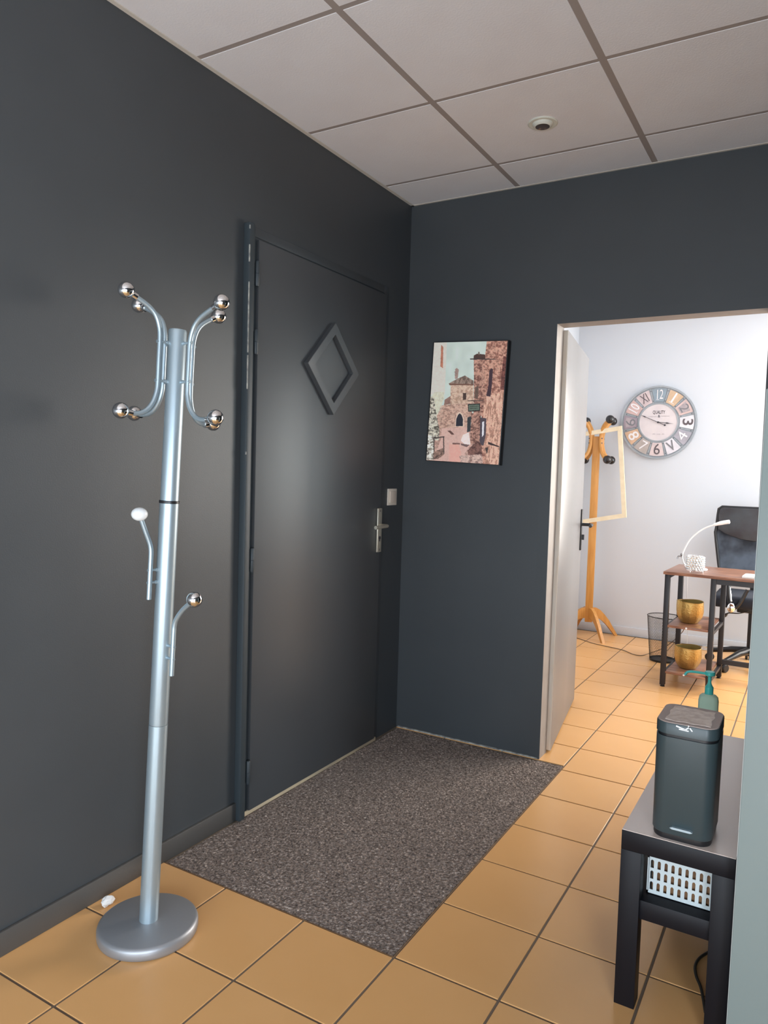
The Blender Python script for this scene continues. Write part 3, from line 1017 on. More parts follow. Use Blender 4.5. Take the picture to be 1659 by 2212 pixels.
bm = bmesh.new()
prism(bm, [(-0.026, 0.0), (-0.020, 0.0028), (0.020, 0.0028), (0.026, 0.0), (0.020, -0.0024), (-0.020, -0.0024)], -0.0915, -0.080, lambda a, b, d: (bc.x + 0.002 + a, bc.y + d, BZ + 0.034 + b))
t.part('pedal', bm, silver, label='thin silver pedal lip', smooth=0)

# turquoise pump bottle
pc2 = Vector((1.537, -0.612, BZ))
t = Thing('pump_bottle', 'turquoise pump dispenser bottle on the bench behind the bin', 'bottle', tuple(pc2))
bm = bmesh.new()
loft(bm, [rr3(0.056, 0.040, 0.014, BZ, pc2, 0), rr3(0.062, 0.046, 0.015, BZ + 0.004, pc2, 0), rr3(0.062, 0.046, 0.015, BZ + 0.130, pc2, 0), rr3(0.058, 0.044, 0.016, BZ + 0.143, pc2, 0),
          rr3(0.046, 0.038, 0.015, BZ + 0.150, pc2, 0), rr3(0.030, 0.030, 0.0148, BZ + 0.1535, pc2, 0)])
t.part('body', bm, bottle_m, smooth=40, label='translucent pale green body')
bm = bmesh.new()
lathe(bm, [(0.0, 0.1535), (0.0135, 0.1535), (0.0135, 0.176), (0.011, 0.180), (0.0085, 0.184), (0.0065, 0.189), (0.0055, 0.195), (0.0055, 0.215), (0.0, 0.215)], tuple(pc2), 24)
t.part('collar', bm, pump_m)
bm = bmesh.new()
lathe(bm, [(0.0, 0.214), (0.013, 0.215), (0.0165, 0.218), (0.0165, 0.226), (0.0145, 0.229), (0.0, 0.2295)], tuple(pc2), 28)
tube(bm, smooth_path([pc2 + Vector(p) for p in ((-0.010, -0.002, 0.221), (-0.035, -0.006, 0.222), (-0.058, -0.010, 0.222), (-0.070, -0.012, 0.218), (-0.077, -0.013, 0.208))], 5), 0.0042, 10)
t.part('pump_head', bm, pump_m, smooth=40)

# perforated basket on the shelf
KX0, KX1, KY0, KY1, KZ0, KZ1 = 1.4965, 1.6660, -1.372, -1.120, 0.2768, 0.389
t = Thing('plastic_basket', 'pale perforated plastic basket on the bench shelf', 'basket', ((KX0 + KX1) / 2, (KY0 + KY1) / 2, KZ0))


def holed(bm, a0, a1, z0, z1, cols, rows, hw, hh, fn, th):
    """plate with arched slots, as cells round each slot"""
    cw, ch = (a1 - a0) / cols, (z1 - z0) / rows
    for i in range(cols):
        for j in range(rows):
            ca, cz = a0 + (i + 0.5) * cw, z0 + (j + 0.5) * ch
            inn = [(ca - hw, cz - hh), (ca, cz - hh), (ca + hw, cz - hh), (ca + hw, cz), (ca + hw, cz + hh * 0.62), (ca + hw * 0.6, cz + hh * 0.92), (ca, cz + hh), (ca - hw * 0.6, cz + hh * 0.92), (ca - hw, cz + hh * 0.62), (ca - hw, cz)]
            x0, x1, y0, y1 = ca - cw / 2, ca + cw / 2, cz - ch / 2, cz + ch / 2
            out = [(x0, y0), (ca, y0), (x1, y0), (x1, cz), (x1, cz + ch * 0.3), (x1, y1), (ca, y1), (x0, y1), (x0, cz + ch * 0.3), (x0, cz)]
            ringprism(bm, out, inn, 0.0, th, fn)
    return bm


bm = bmesh.new()
zf0, zf1 = KZ0 + 0.008, KZ1 - 0.020
for yy in (KY0, KY1 - 0.002):
    holed(bm, KX0 + 0.003, KX1 - 0.003, zf0, zf1, 10, 3, 0.0038, 0.0105, lambda a, b, d, yy=yy: (a, yy + d, b), 0.002)
for xx in (KX0, KX1 - 0.002):
    holed(bm, KY0 + 0.004, KY1 - 0.004, zf0, zf1, 15, 3, 0.0038, 0.0105, lambda a, b, d, xx=xx: (xx + d, a, b), 0.002)
for z0, z1 in ((KZ0, zf0), (zf1, KZ1)):
    ringprism(bm, [(KX0, KY0), (KX1, KY0), (KX1, KY1), (KX0, KY1)], [(KX0 + 0.002, KY0 + 0.002), (KX1 - 0.002, KY0 + 0.002), (KX1 - 0.002, KY1 - 0.002), (KX0 + 0.002, KY1 - 0.002)], z0, z1, lambda a, b, d: (a, b, d))
for (xa, xb) in ((KX0, KX0 + 0.004), (KX1 - 0.004, KX1)):
    for (ya, yb) in ((KY0, KY0 + 0.004), (KY1 - 0.004, KY1)):
        box(bm, xa, xb, ya, yb, KZ0, KZ1)
box(bm, KX0, KX1, KY0, KY1, KZ0, KZ0 + 0.002)
t.part('basket_wall', bm, basket_m, smooth=0)
bm = bmesh.new()
ringprism(bm, [(KX0 - 0.004, KY0 - 0.004), (KX1 + 0.004, KY0 - 0.004), (KX1 + 0.004, KY1 + 0.004), (KX0 - 0.004, KY1 + 0.004)], [(KX0 + 0.0005, KY0 + 0.0005), (KX1 - 0.0005, KY0 + 0.0005), (KX1 - 0.0005, KY1 - 0.0005), (KX0 + 0.0005, KY1 - 0.0005)], KZ1 - 0.004, KZ1 + 0.0015, lambda a, b, d: (a, b, d))
t.part('rim', bm, basket_m, smooth=0)
single('carton', B(KX0 + 0.010, KX1 - 0.012, KY0 + 0.012, KY1 - 0.02, KZ0 + 0.0025, KZ0 + 0.088, bev=0.002), brown_card, 'brown contents seen through the slots of the pale basket', 'carton')

# dark cord loop under the bench
bm = bmesh.new()
tube(bm, smooth_path([(1.660, -1.02, 0.0045), (1.632, -1.07, 0.0045), (1.606, -1.125, 0.0045), (1.5985, -1.170, 0.0045), (1.606, -1.212, 0.0045), (1.622, -1.252, 0.0045), (1.634, -1.296, 0.0045), (1.645, -1.345, 0.0045)], 6), 0.0038, 10)
single('power_cord', bm, cable_black, 'dark cord looping on the floor under the bench', 'cord')

# pale partition at the right edge
PNX0, PNA = 1.7012, math.atan2(0.0066, 1.52)
t = Thing('partition_panel', 'tall pale grey-green panel at the right edge in front of the bench', 'partition', (2.0, -1.465, 0))
Mpn = Matrix.Translation((PNX0, 0, 0)) @ Matrix.Rotation(PNA, 4, 'Y')
t.part('panel', B(0.0015, 0.85, -1.485, -1.445, 0.0, 1.524, bev=0.0012, mat=Mpn), partition_m)
t.part('edge_strip', B(0.0, 0.0014, -1.4845, -1.4455, 0.002, 1.522, mat=Mpn), partition_edge_m, smooth=0)

# ------------------------------------------------------------------ office: desk
DK = Thing('desk', 'industrial desk with rustic brown boards and black metal legs', 'desk', (1.45, 1.83, 0))
DA = math.radians(-2.0)
Md = Matrix.Translation((1.016, 1.600, 0)) @ Matrix.Rotation(DA, 4, 'Z')
DZ = 0.735
LW, LD, TX = 0.030, 0.47, 1.15
DK.part('desk_top', B(-0.008, TX, -0.012, LD + 0.012, DZ - 0.018, DZ, bev=0.001, mat=Md), [rustic])
def dleg(x, y, z0=0.012, z1=DZ - 0.0185):
    l = DK.part('leg', B(x, x + LW, y, y + LW, z0, z1, bev=0.001, mat=Md), black_metal)
    bm = bmesh.new()
    p = Md @ Vector((x + LW / 2, y + LW / 2, 0))
    lathe(bm, [(0.0, 0.0), (0.014, 0.0), (0.015, 0.004), (0.010, 0.008), (0.010, 0.013), (0, 0.013)], tuple(p), 16)
    DK.part('foot', bm, black_plastic, l)
SX = 0.268
for x, y in ((0, 0), (SX, 0), (0, LD - LW), (SX, LD - LW), (TX - 0.04, 0), (TX - 0.04, LD - LW)):
    dleg(x, y)
for z in (0.3985, 0.1035):
    sh = DK.part('shelf', B(LW + 0.001, SX - 0.001, -0.003, LD - 0.002, z - 0.015, z, bev=0.001, mat=Md), rustic)
    bm = bmesh.new()
    lathe(bm, [(0, 0), (0.0062, 0), (0.0055, 0.0018), (0, 0.0022)], (0, 0, 0), 14, mat=Md @ Matrix.Translation((0.142, -0.003, z - 0.0075)) @ Matrix.Rotation(PI / 2, 4, 'X'))
    DK.part('screw_cap', bm, white_plastic, sh, label='white screw cap')
    for x in (0.004, SX + 0.006):
        DK.part('rail', B(x, x + 0.02, LW + 0.0005, LD - LW - 0.0005, z - 0.0355, z - 0.0155, bev=0.001, mat=Md), black_metal)
DK.part('rail', B(SX + LW + 0.0005, TX - 0.0405, 0.004, 0.026, DZ - 0.052, DZ - 0.0185, mat=Md), black_metal)
DK.part('rail', B(SX + LW + 0.0005, TX - 0.0405, LD - LW + 0.002, LD - 0.002, 0.098, 0.128, mat=Md), black_metal)
# gusset under the left end of the top
bm = bmesh.new()
prism(bm, [(LW + 0.0005, DZ - 0.0185), (LW + 0.032, DZ - 0.0185), (LW + 0.0005, DZ - 0.040)], 0.006, 0.012, lambda a, b, d: tuple(Md @ Vector((a, d, b))))
DK.part('gusset', bm, black_metal, smooth=0)

# gold pots on the shelves
def pot(c, label):
    t = Thing('gold_pot', label, 'pot', tuple(c), 'gold pots on the desk shelves')
    prof = [(0.0, 0.0), (0.044, 0.0), (0.052, 0.004), (0.064, 0.022), (0.075, 0.045), (0.081, 0.075), (0.082, 0.105), (0.080, 0.138)]
    seg = 40
    def ring(r, z):
        out = []
        for k in range(seg):
            a = 2 * PI * k / seg
            f = 9
            fa = (a % (2 * PI / f)) - PI / f
            rr = r * math.cos(PI / f) / math.cos(fa) * 1.02 if 0.01 < z < 0.10 else r
            wob = 0.0016 * math.sin(3 * a + 20 * z)
            out.append((c[0] + (rr + wob) * math.cos(a), c[1] + (rr + wob) * math.sin(a), c[2] + z + (0.003 * math.sin(2 * a) if z > 0.13 else 0)))
        return out
    bm = bmesh.new()
    loft(bm, [ring(r, z) for r, z in prof[1:]])
    top = [f for f in bm.faces if len(f.verts) > 10 and sum(v.co.z for v in f.verts) / len(f.verts) > c[2] + 0.1]
    bmesh.ops.delete(bm, geom=top, context='FACES_ONLY')
    t.part('body', bm, gold, smooth=25)
    bm = bmesh.new()
    loft(bm, [ring(r, z) for r, z in [(0.0775, 0.138), (0.078, 0.105), (0.076, 0.075), (0.070, 0.045), (0.05, 0.012)]])
    top = [f for f in bm.faces if len(f.verts) > 10 and sum(v.co.z for v in f.verts) / len(f.verts) > c[2] + 0.1]
    bmesh.ops.delete(bm, geom=top, context='FACES_ONLY')
    t.part('inner_wall', bm, gold_in, smooth=40)
    bm = bmesh.new()
    tube(bm, [Vector(p) for p in ring(0.0788, 0.138)], 0.0022, 8, closed=True)
    t.part('rim', bm, gold, smooth=60)
    return t


pot((1.150, 1.765, 0.3990), 'hammered gold pot on the upper desk shelf')
pot((1.152, 1.765, 0.1040), 'hammered gold pot on the lower desk shelf')

# crystal candle holder
cc = Vector((1.180, 1.672, DZ))
t = Thing('candle_holder', 'small crystal bead candle holder on the desk', 'candle holder', tuple(cc))
for z in (0.016, 0.104):
    bm = bmesh.new()
    tube(bm, [cc + Vector((0.049 * math.cos(2 * PI * k / 32), 0.049 * math.sin(2 * PI * k / 32), z)) for k in range(32)], 0.0022, 8, closed=True)
    t.part('hoop', bm, chrome, smooth=40)
bm = bmesh.new()
for k in range(16):
    a = 2 * PI * k / 16
    tube(bm, [cc + Vector((0.047 * math.cos(a), 0.047 * math.sin(a), z)) for z in (0.016, 0.104)], 0.0008, 5)
t.part('wire_cage', bm, chrome, smooth=40)['kind'] = 'stuff'
for k in range(3):
    a = 2 * PI * k / 3 + 2.1
    bm = bmesh.new()
    tube(bm, [cc + Vector((0.045 * math.cos(a), 0.045 * math.sin(a), z)) for z in (0.0, 0.015)], 0.0035, 10)
    t.part('leg', bm, chrome)
bm = bmesh.new()
for j in range(6):
    for k in range(18):
        a = 2 * PI * (k + 0.5 * (j % 2)) / 18
        p = cc + Vector((0.0495 * math.cos(a), 0.0495 * math.sin(a), 0.0255 + j * 0.0138))
        t3 = bmesh.new()
        bmesh.ops.create_icosphere(t3, subdivisions=1, radius=0.0076)
        bmesh.ops.translate(t3, verts=t3.verts[:], vec=p)
        _append(bm, t3)
b_ = t.part('crystal_bead', bm, crystal, smooth=0)
b_['kind'] = 'stuff'

# white arc lamp
t = Thing('desk_lamp', 'slender white arched desk lamp behind the crystal holder', 'lamp', (1.165, 1.80, DZ))
bm = bmesh.new()
lathe(bm, [(0.0, 0.0), (0.062, 0.0), (0.066, 0.004), (0.064, 0.010), (0.050, 0.013), (0.0, 0.014)], (1.170, 1.83, DZ), 40)
t.part('base', bm, lamp_white, smooth=50)
arcp = [(1.135, 1.83, DZ + 0.012), (1.098, 1.815, DZ + 0.030), (1.083, 1.80, DZ + 0.080), (1.092, 1.80, DZ + 0.125), (1.122, 1.80, DZ + 0.190), (1.165, 1.80, DZ + 0.240), (1.215, 1.80, DZ + 0.278), (1.268, 1.80, DZ + 0.301)]
bm = bmesh.new()
tube(bm, smooth_path(arcp, 6), 0.0048, 12)
t.part('arm', bm, lamp_white, smooth=50)
bm = bmesh.new()
hp_ = smooth_path([(1.262, 1.80, DZ + 0.299), (1.300, 1.80, DZ + 0.312), (1.335, 1.80, DZ + 0.321), (1.352, 1.80, DZ + 0.324)], 4)
tube(bm, hp_, 0.0, 14, rad=[0.0085 + 0.0045 * min(1, i / 4) for i in range(len(hp_) - 1)] + [0.008])
t.part('lamp_head', bm, lamp_white, smooth=50)
bm = bmesh.new()
tube(bm, smooth_path([(1.083, 1.800, DZ + 0.080), (1.072, 1.795, DZ + 0.084), (1.060, 1.790, DZ + 0.082), (1.056, 1.788, DZ + 0.066)], 4), 0.0042, 10)
ball(bm, (1.079, 1.799, DZ + 0.094), 0.009, 12, 8)
t.part('knob', bm, nmat('lamp_knob', (0.25, 0.24, 0.24), 0.25, metal=0.8), label='grey metal hook knob')
bm = bmesh.new()
tube(bm, smooth_path([(1.105, 1.86, DZ + 0.004), (1.075, 1.98, DZ + 0.004), (1.072, 2.085, DZ + 0.006), (1.078, 2.105, DZ - 0.02), (1.080, 2.102, 0.62), (1.083, 2.10, 0.52), (1.078, 2.12, 0.45), (1.09, 2.18, 0.30), (1.085, 2.20, 0.2), (1.10, 2.22, 0.004), (1.16, 2.26, 0.004)], 6), 0.0022, 8)
single('lamp_cord', bm, cable_white, 'thin white lamp cord hanging down behind the desk', 'cord')

# sheets of paper
Mq = Matrix.Translation((1.452, 1.610, DZ)) @ Matrix.Rotation(math.radians(-3), 4, 'Z')
for k, (dz, lab) in enumerate(((0.0, 'thick white paper pad on the desk beneath the loose sheet'), (0.0125, 'loose white sheet with faint lines on top of the desk pad'))):
    tt = Thing('paper_sheet' if k else 'paper_pad', lab, 'paper', (1.50, 1.70, DZ + dz))
    if k == 0:
        tt.part('pages', B(0.0, 0.21, 0.0, 0.148, 0.0, 0.012, bev=0.001, mat=Mq), paper_m)
    else:
        tt.part('page', B(0.008, 0.20, 0.006, 0.144, 0.0125, 0.0131, mat=Mq), paper_m, smooth=0)
        bm = bmesh.new()
        for r in range(5):
            box(bm, 0.020, 0.150, 0.030 + 0.022 * r, 0.0325 + 0.022 * r, 0.0131, 0.0133, mat=Mq)
        tt.part('printed_line', bm, ink_m, smooth=0)

# ------------------------------------------------------------------ office: round clock
CX, CZ, CR = 0.679, 1.7655, 0.293
YW = YF
cfn = lambda a, b, d: (CX + a, YW - d, CZ + b)


def circ(r, n, a0=0.0):
    return [(r * math.cos(2 * PI * k / n + a0), r * math.sin(2 * PI * k / n + a0)) for k in range(n)]


def text_bm(body, size, a, b, rot, d, sx=1.0, ext=0.0008, off=0.0):
    cu = bpy.data.curves.new('txt', 'FONT')
    cu.body = body
    cu.size = size
    cu.align_x = 'CENTER'
    cu.align_y = 'CENTER'
    cu.extrude = ext / 2
    cu.offset = off
    cu.resolution_u = 3
    ob = bpy.data.objects.new('txt', cu)
    me = bpy.data.meshes.new_from_object(ob)
    bm = bmesh.new()
    bm.from_mesh(me)
    bpy.data.objects.remove(ob)
    bpy.data.curves.remove(cu)
    bpy.data.meshes.remove(me)
    ca, sa = math.cos(rot), math.sin(rot)
    for v in bm.verts:
        x, y = v.co.x * sx, v.co.y
        v.co = Vector(cfn(a + x * ca - y * sa, b + x * sa + y * ca, d + v.co.z))
    return bm


t = Thing('wall_clock', 'large round patchwork wall clock with mixed numerals on the white wall', 'clock', (CX, YW, CZ))
bm = bmesh.new()
prism(bm, circ(CR - 0.006, 72), 0.004, 0.018, cfn)
t.part('backing', bm, clock_grey)
bm = bmesh.new()
ringprism(bm, circ(CR, 72), circ(CR - 0.013, 72), 0.002, 0.030, cfn)
t.part('rim', bm, clock_grey)
bm = bmesh.new()
ringprism(bm, circ(0.155, 72), circ(0.146, 72), 0.018, 0.026, cfn)
t.part('inner_ring', bm, clock_grey)
bm = bmesh.new()
prism(bm, circ(0.146, 72), 0.018, 0.0215, cfn)
face = t.part('face', bm, clock_face_m)
pan = {12: ('12', (0.24, 0.30, 0.35), num_white, 0.085, 0.62), 1: ('1', (0.60, 0.43, 0.29), num_white, 0.092, 1.0), 2: ('2', (0.58, 0.44, 0.42), clock_mid, 0.080, 1.1),
       3: ('3', (0.66, 0.66, 0.70), num_dark, 0.085, 1.2), 4: ('4', (0.36, 0.35, 0.40), num_white, 0.085, 1.2), 5: ('V', (0.66, 0.64, 0.69), clock_mid, 0.088, 0.8),
       6: ('6', (0.60, 0.50, 0.50), num_dark, 0.098, 0.9), 7: ('7', (0.42, 0.37, 0.35), num_white, 0.088, 1.0), 8: ('8', (0.60, 0.40, 0.27), num_white, 0.092, 1.1),
       9: ('9', (0.30, 0.25, 0.29), clock_mid, 0.088, 1.2), 10: ('10', (0.56, 0.40, 0.38), num_white, 0.085, 0.78), 11: ('XI', (0.58, 0.48, 0.49), num_dark, 0.085, 0.62)}
for h, (s_, col, nm, size, sx) in pan.items():
    ang = PI / 2 - 2 * PI * h / 12
    hw = math.radians(12.2)
    poly = [(0.166 * math.cos(ang + k * hw), 0.166 * math.sin(ang + k * hw)) for k in (-1, -0.5, 0, 0.5, 1)] + \
           [(0.271 * math.cos(ang + k * hw), 0.271 * math.sin(ang + k * hw)) for k in (1, 0.5, 0, -0.5, -1)]
    bm = bmesh.new()
    prism(bm, poly, 0.018, 0.0245, cfn)
    pm_ = nmat('clock_panel_%d' % h, col, 0.6, vary=(26, tuple(min(1, c * 1.16) for c in col), 4))
    p = t.part('panel', bm, pm_, smooth=0)
    rot = ang - PI / 2 if h in (10, 11, 12, 1, 2, 3) else ang + PI / 2
    ca, cb = 0.220 * math.cos(ang), 0.220 * math.sin(ang)
    if h in (2, 9):
        q = [(x * 0.70 + ca * 0.30, y * 0.70 + cb * 0.30) for x, y in poly]
        bm = bmesh.new()
        prism(bm, q, 0.0245, 0.0255, cfn)
        t.part('inset', bm, nmat('clock_inset_%d' % h, (0.36, 0.31, 0.33) if h == 2 else (0.42, 0.35, 0.38), 0.6, vary=(40, (0.46, 0.40, 0.42), 4)), p, smooth=0)
    K = 1.27
    bm = text_bm(s_, size * K, ca, cb, rot, 0.0258, sx * (0.92 if len(s_) > 1 else 1.0), off=0.0014 if h in (3, 10, 8, 1, 5) else 0.0)
    # serif feet on the Roman and slab numerals
    ser = {12: ((-0.0105, -0.0295, 0.016),), 1: ((0.003, -0.031, 0.034),), 10: ((-0.0135, -0.0295, 0.017),)}
    for (ox, oy, wd) in ser.get(h, ()):
        ox, oy, wd = ox * K * (0.92 if len(s_) > 1 else 1.0), oy * K, wd * K
        c_, s2 = math.cos(rot), math.sin(rot)
        def sf(a, b, d, ox=ox, oy=oy):
            x, y = ox + a, oy + b
            return cfn(ca + x * c_ - y * s2, cb + x * s2 + y * c_, d)
        prism(bm, [(-wd / 2, -0.002), (wd / 2, -0.002), (wd / 2, 0.002), (-wd / 2, 0.002)], 0.0254, 0.0262, sf)
    t.part('numeral', bm, nm, p, smooth=0)
for k in range(12):
    ang = PI / 2 - 2 * PI * (k + 0.5) / 12
    u_ = Vector((math.cos(ang), math.sin(ang))); w_ = Vector((-u_.y, u_.x))
    bm = bmesh.new()
    hw = 0.0045
    prism(bm, [tuple(u_ * 0.156 + w_ * hw), tuple(u_ * 0.279 + w_ * hw), tuple(u_ * 0.279 - w_ * hw), tuple(u_ * 0.156 - w_ * hw)], 0.018, 0.023, cfn)
    s0 = t.part('divider', bm, clock_grey, smooth=0)
    for r in (0.176, 0.258):
        bm = bmesh.new()
        c2 = u_ * r
        prism(bm, [(c2.x + 0.0032 * math.cos(q), c2.y + 0.0032 * math.sin(q)) for q in [2 * PI * i / 10 for i in range(10)]], 0.023, 0.026, cfn)
        t.part('rivet', bm, clock_dark, s0, smooth=0)


def hand(v, tail, w, dd, diamond):
    v = Vector(v); L = v.length; u = v / L; n = Vector((-u.y, u.x))
    pts = [u * -tail + n * w, u * (L * diamond - 0.012) + n * w * 0.8, u * (L * diamond) + n * w * 2.2, u * (L * diamond + 0.022) + n * w * 0.6, u * L,
           u * (L * diamond + 0.022) - n * w * 0.6, u * (L * diamond) - n * w * 2.2, u * (L * diamond - 0.012) - n * w * 0.8, u * -tail - n * w]
    bm = bmesh.new()
    prism(bm, [tuple(p) for p in pts], dd, dd + 0.0015, cfn)
    if tail > 0.03:
        c2 = u * -tail
        prism(bm, [(c2.x + 0.0075 * math.cos(q), c2.y + 0.0075 * math.sin(q)) for q in [2 * PI * i / 16 for i in range(16)]], dd, dd + 0.0015, cfn)
    return bm


t.part('hour_hand', hand((0.122, -0.012), 0.0, 0.0026, 0.0275, 0.55), clock_dark, smooth=0)
t.part('minute_hand', hand((-0.141, 0.062), 0.058, 0.0022, 0.0300, 0.74), clock_dark, smooth=0)
bm = bmesh.new()
ringprism(bm, circ(0.0075, 20), circ(0.0035, 20), 0.0215, 0.033, cfn)
t.part('hand_hub', bm, clock_dark, smooth=0)
t.part('lettering', text_bm('QUALITY', 0.038, 0.002, 0.080, math.radians(0), 0.0219, 0.60, 0.0006, 0.0006), clock_dark, face, smooth=0, label='dark word QUALITY')
t.part('lettering', text_bm('&', 0.030, 0.004, 0.049, 0, 0.0219, 0.95, 0.0006, 0.0004), clock_dark, face, smooth=0)
bm = bmesh.new()
for (a0, a1, b0, hh_) in ((-0.078, -0.012, 0.046, 0.006), (0.016, 0.084, 0.049, 0.006), (-0.038, -0.020, -0.094, 0.007), (-0.006, 0.022, -0.094, 0.006), (0.034, 0.050, -0.094, 0.007)):
    x = a0
    while x < a1:
        w_ = random.uniform(0.0018, 0.0036)
        box(bm, CX + x, CX + x + 0.0011, YW - 0.0222, YW - 0.0215, CZ + b0 - hh_ / 2, CZ + b0 + hh_ / 2)
        if random.random() < 0.6:
            zz = random.choice((-0.5, 0.5, 0.0)) * hh_
            box(bm, CX + x, CX + x + w_, YW - 0.0222, YW - 0.0215, CZ + b0 + zz - 0.0005, CZ + b0 + zz + 0.0005)
        x += w_ + 0.0022
t.part('small_print', bm, clock_mid, face, smooth=0)['kind'] = 'stuff'

# ------------------------------------------------------------------ office chair
HC = Vector((1.465, 2.46, 0))
t = Thing('office_chair', 'black mesh office chair with leather headrest behind the desk', 'chair', tuple(HC))
# backrest: tilted back slightly
Mb = Matrix.Translation((1.447, 2.665, 0.56)) @ Matrix.Rotation(math.radians(-6), 4, 'X')
bfn = lambda a, b, d: tuple(Mb @ Vector((a, d, b)))
outl = [(-0.215, 0.0), (-0.236, 0.14), (-0.262, 0.30), (-0.272, 0.37), (-0.266, 0.41), (-0.262, 0.50), (-0.258, 0.545), (-0.238, 0.561), (0.238, 0.561), (0.258, 0.545), (0.262, 0.50), (0.266, 0.41), (0.272, 0.37), (0.262, 0.30), (0.236, 0.14), (0.215, 0.0)]
bm = bmesh.new()
tube(bm, [bfn(a, b, 0.0) for a, b in outl], 0.011, 10, closed=True)
back = t.part('back_frame', bm, black_plastic, smooth=60)
bm = bmesh.new()
n_ = 16
vs = {}
for i in range(n_ + 1):
    for j in range(n_ + 1):
        b = 0.005 + 0.42 * j / n_
        w_ = 0.213 + (0.262 - 0.213) * min(1, b / 0.33)
        a = -w_ + 2 * w_ * i / n_
        sag = 0.030 * (1 - (a / w_) ** 2)
        vs[i, j] = bm.verts.new(bfn(a, b, sag * 0.8))
for i in range(n_):
    for j in range(n_):
        bm.faces.new((vs[i, j], vs[i + 1, j], vs[i + 1, j + 1], vs[i, j + 1]))
bmesh.ops.solidify(bm, geom=bm.faces[:], thickness=0.004)
t.part('mesh_panel', bm, chair_mesh, back, smooth=60)
head = [(-0.255, 0.395), (-0.20, 0.360), (-0.10, 0.328), (0.0, 0.318), (0.10, 0.328), (0.20, 0.360), (0.255, 0.395), (0.256, 0.50), (0.252, 0.540), (0.232, 0.557), (-0.232, 0.557), (-0.252, 0.540), (-0.256, 0.50)]
bm = bmesh.new()
prism(bm, head, -0.020, 0.016, bfn)
bmesh.ops.bevel(bm, geom=[e for e in bm.edges], offset=0.006, segments=2, profile=0.5, affect='EDGES')
t.part('headrest', bm, leather, label='black leather headrest panel')
t.part('seat', B(1.225, 1.695, 2.215, 2.655, 0.445, 0.530, bev=0.03, seg=4), chair_fabric)
bm = bmesh.new()
tube(bm, [(1.447, 2.55, 0.45), (1.447, 2.68, 0.44), (1.447, 2.715, 0.50), (1.447, 2.705, 0.66)], 0.02, 10)
t.part('back_bracket', bm, black_plastic)
bm = bmesh.new()
tube(bm, [HC + Vector((0, 0, 0.10)), HC + Vector((0, 0, 0.40))], 0.022, 16)
box(bm, HC.x - 0.09, HC.x + 0.09, HC.y - 0.09, HC.y + 0.09, 0.40, 0.445, bev=0.006)
t.part('gas_column', bm, black_plastic)
for k in range(5):
    a = math.radians(-120.9 + 72 * k)
    u = Vector((math.cos(a), math.sin(a), 0))
    bm = bmesh.new()
    tube(bm, [HC + Vector((0, 0, 0.125)), HC + u * 0.12 + Vector((0, 0, 0.112)), HC + u * 0.262 + Vector((0, 0, 0.078))], 0.0, 12, rad=[0.026, 0.022, 0.014])
    sp = t.part('star_leg', bm, black_plastic)
    w = Vector((-u.y, u.x, 0))
    bm = bmesh.new()
    c_ = HC + u * 0.270
    for s1 in (-1, 1):
        Mw = Matrix((w, u, Vector((0, 0, 1)))).transposed().to_4x4() @ Matrix.Rotation(PI / 2, 4, 'Y')
        Mw = Matrix.Translation(c_ + w * 0.012 * s1 + Vector((0, 0, 0.0285))) @ Vector((0, 0, 1)).rotation_difference(w).to_matrix().to_4x4()
        lathe(bm, [(0, -0.009), (0.025, -0.009), (0.0285, -0.005), (0.0285, 0.005), (0.025, 0.009), (0, 0.009)], (0, 0, 0), 20, mat=Mw)
    tube(bm, [c_ + Vector((0, 0, 0.028)), c_ + Vector((0, 0, 0.070))], 0.007, 10)
    t.part('caster', bm, black_plastic, sp)
# arms: chrome stay, round cap and curved black loop, each side
for s1 in (-1, 1):
    def ap(x, y, z, s1=s1):
        return (HC.x + s1 * x, y, z)
    bm = bmesh.new()
    tube(bm, [ap(0.165, 2.36, 0.665), ap(0.118, 2.21, 0.490)], 0.0125, 16)
    st = t.part('arm_stay', bm, chrome)
    bm = bmesh.new()
    ball(bm, ap(0.112, 2.195, 0.455), 0.034, 24, 16, (0.78, 0.6, 1.0))
    t.part('cap', bm, chrome, st)
    bm = bmesh.new()
    tube(bm, smooth_path([ap(0.170, 2.45, 0.475), ap(0.175, 2.38, 0.62), ap(0.165, 2.34, 0.668), ap(0.150, 2.28, 0.655), ap(0.128, 2.205, 0.50), ap(0.100, 2.205, 0.452), ap(0.060, 2.205, 0.490), ap(0.020, 2.210, 0.585)] if s1 < 0 else [ap(0.225, 2.52, 0.475), ap(0.240, 2.54, 0.62), ap(0.240, 2.50, 0.668), ap(0.240, 2.40, 0.675), ap(0.235, 2.28, 0.655), ap(0.225, 2.23, 0.52), ap(0.18, 2.205, 0.47), ap(0.125, 2.20, 0.452)], 6), 0.0125, 12)
    t.part('arm_loop', bm, black_plastic, st)
bm = bmesh.new()
tube(bm, smooth_path([(1.45, 2.30, 0.425), (1.40, 2.21, 0.420), (1.345, 2.20, 0.418), (1.332, 2.20, 0.412)], 4), 0.004, 8)
tube(bm, [(1.332, 2.20, 0.412), (1.322, 2.20, 0.402), (1.300, 2.20, 0.378)], 0.0, 10, rad=[0.005, 0.012, 0.009])
t.part('height_lever', bm, black_plastic)

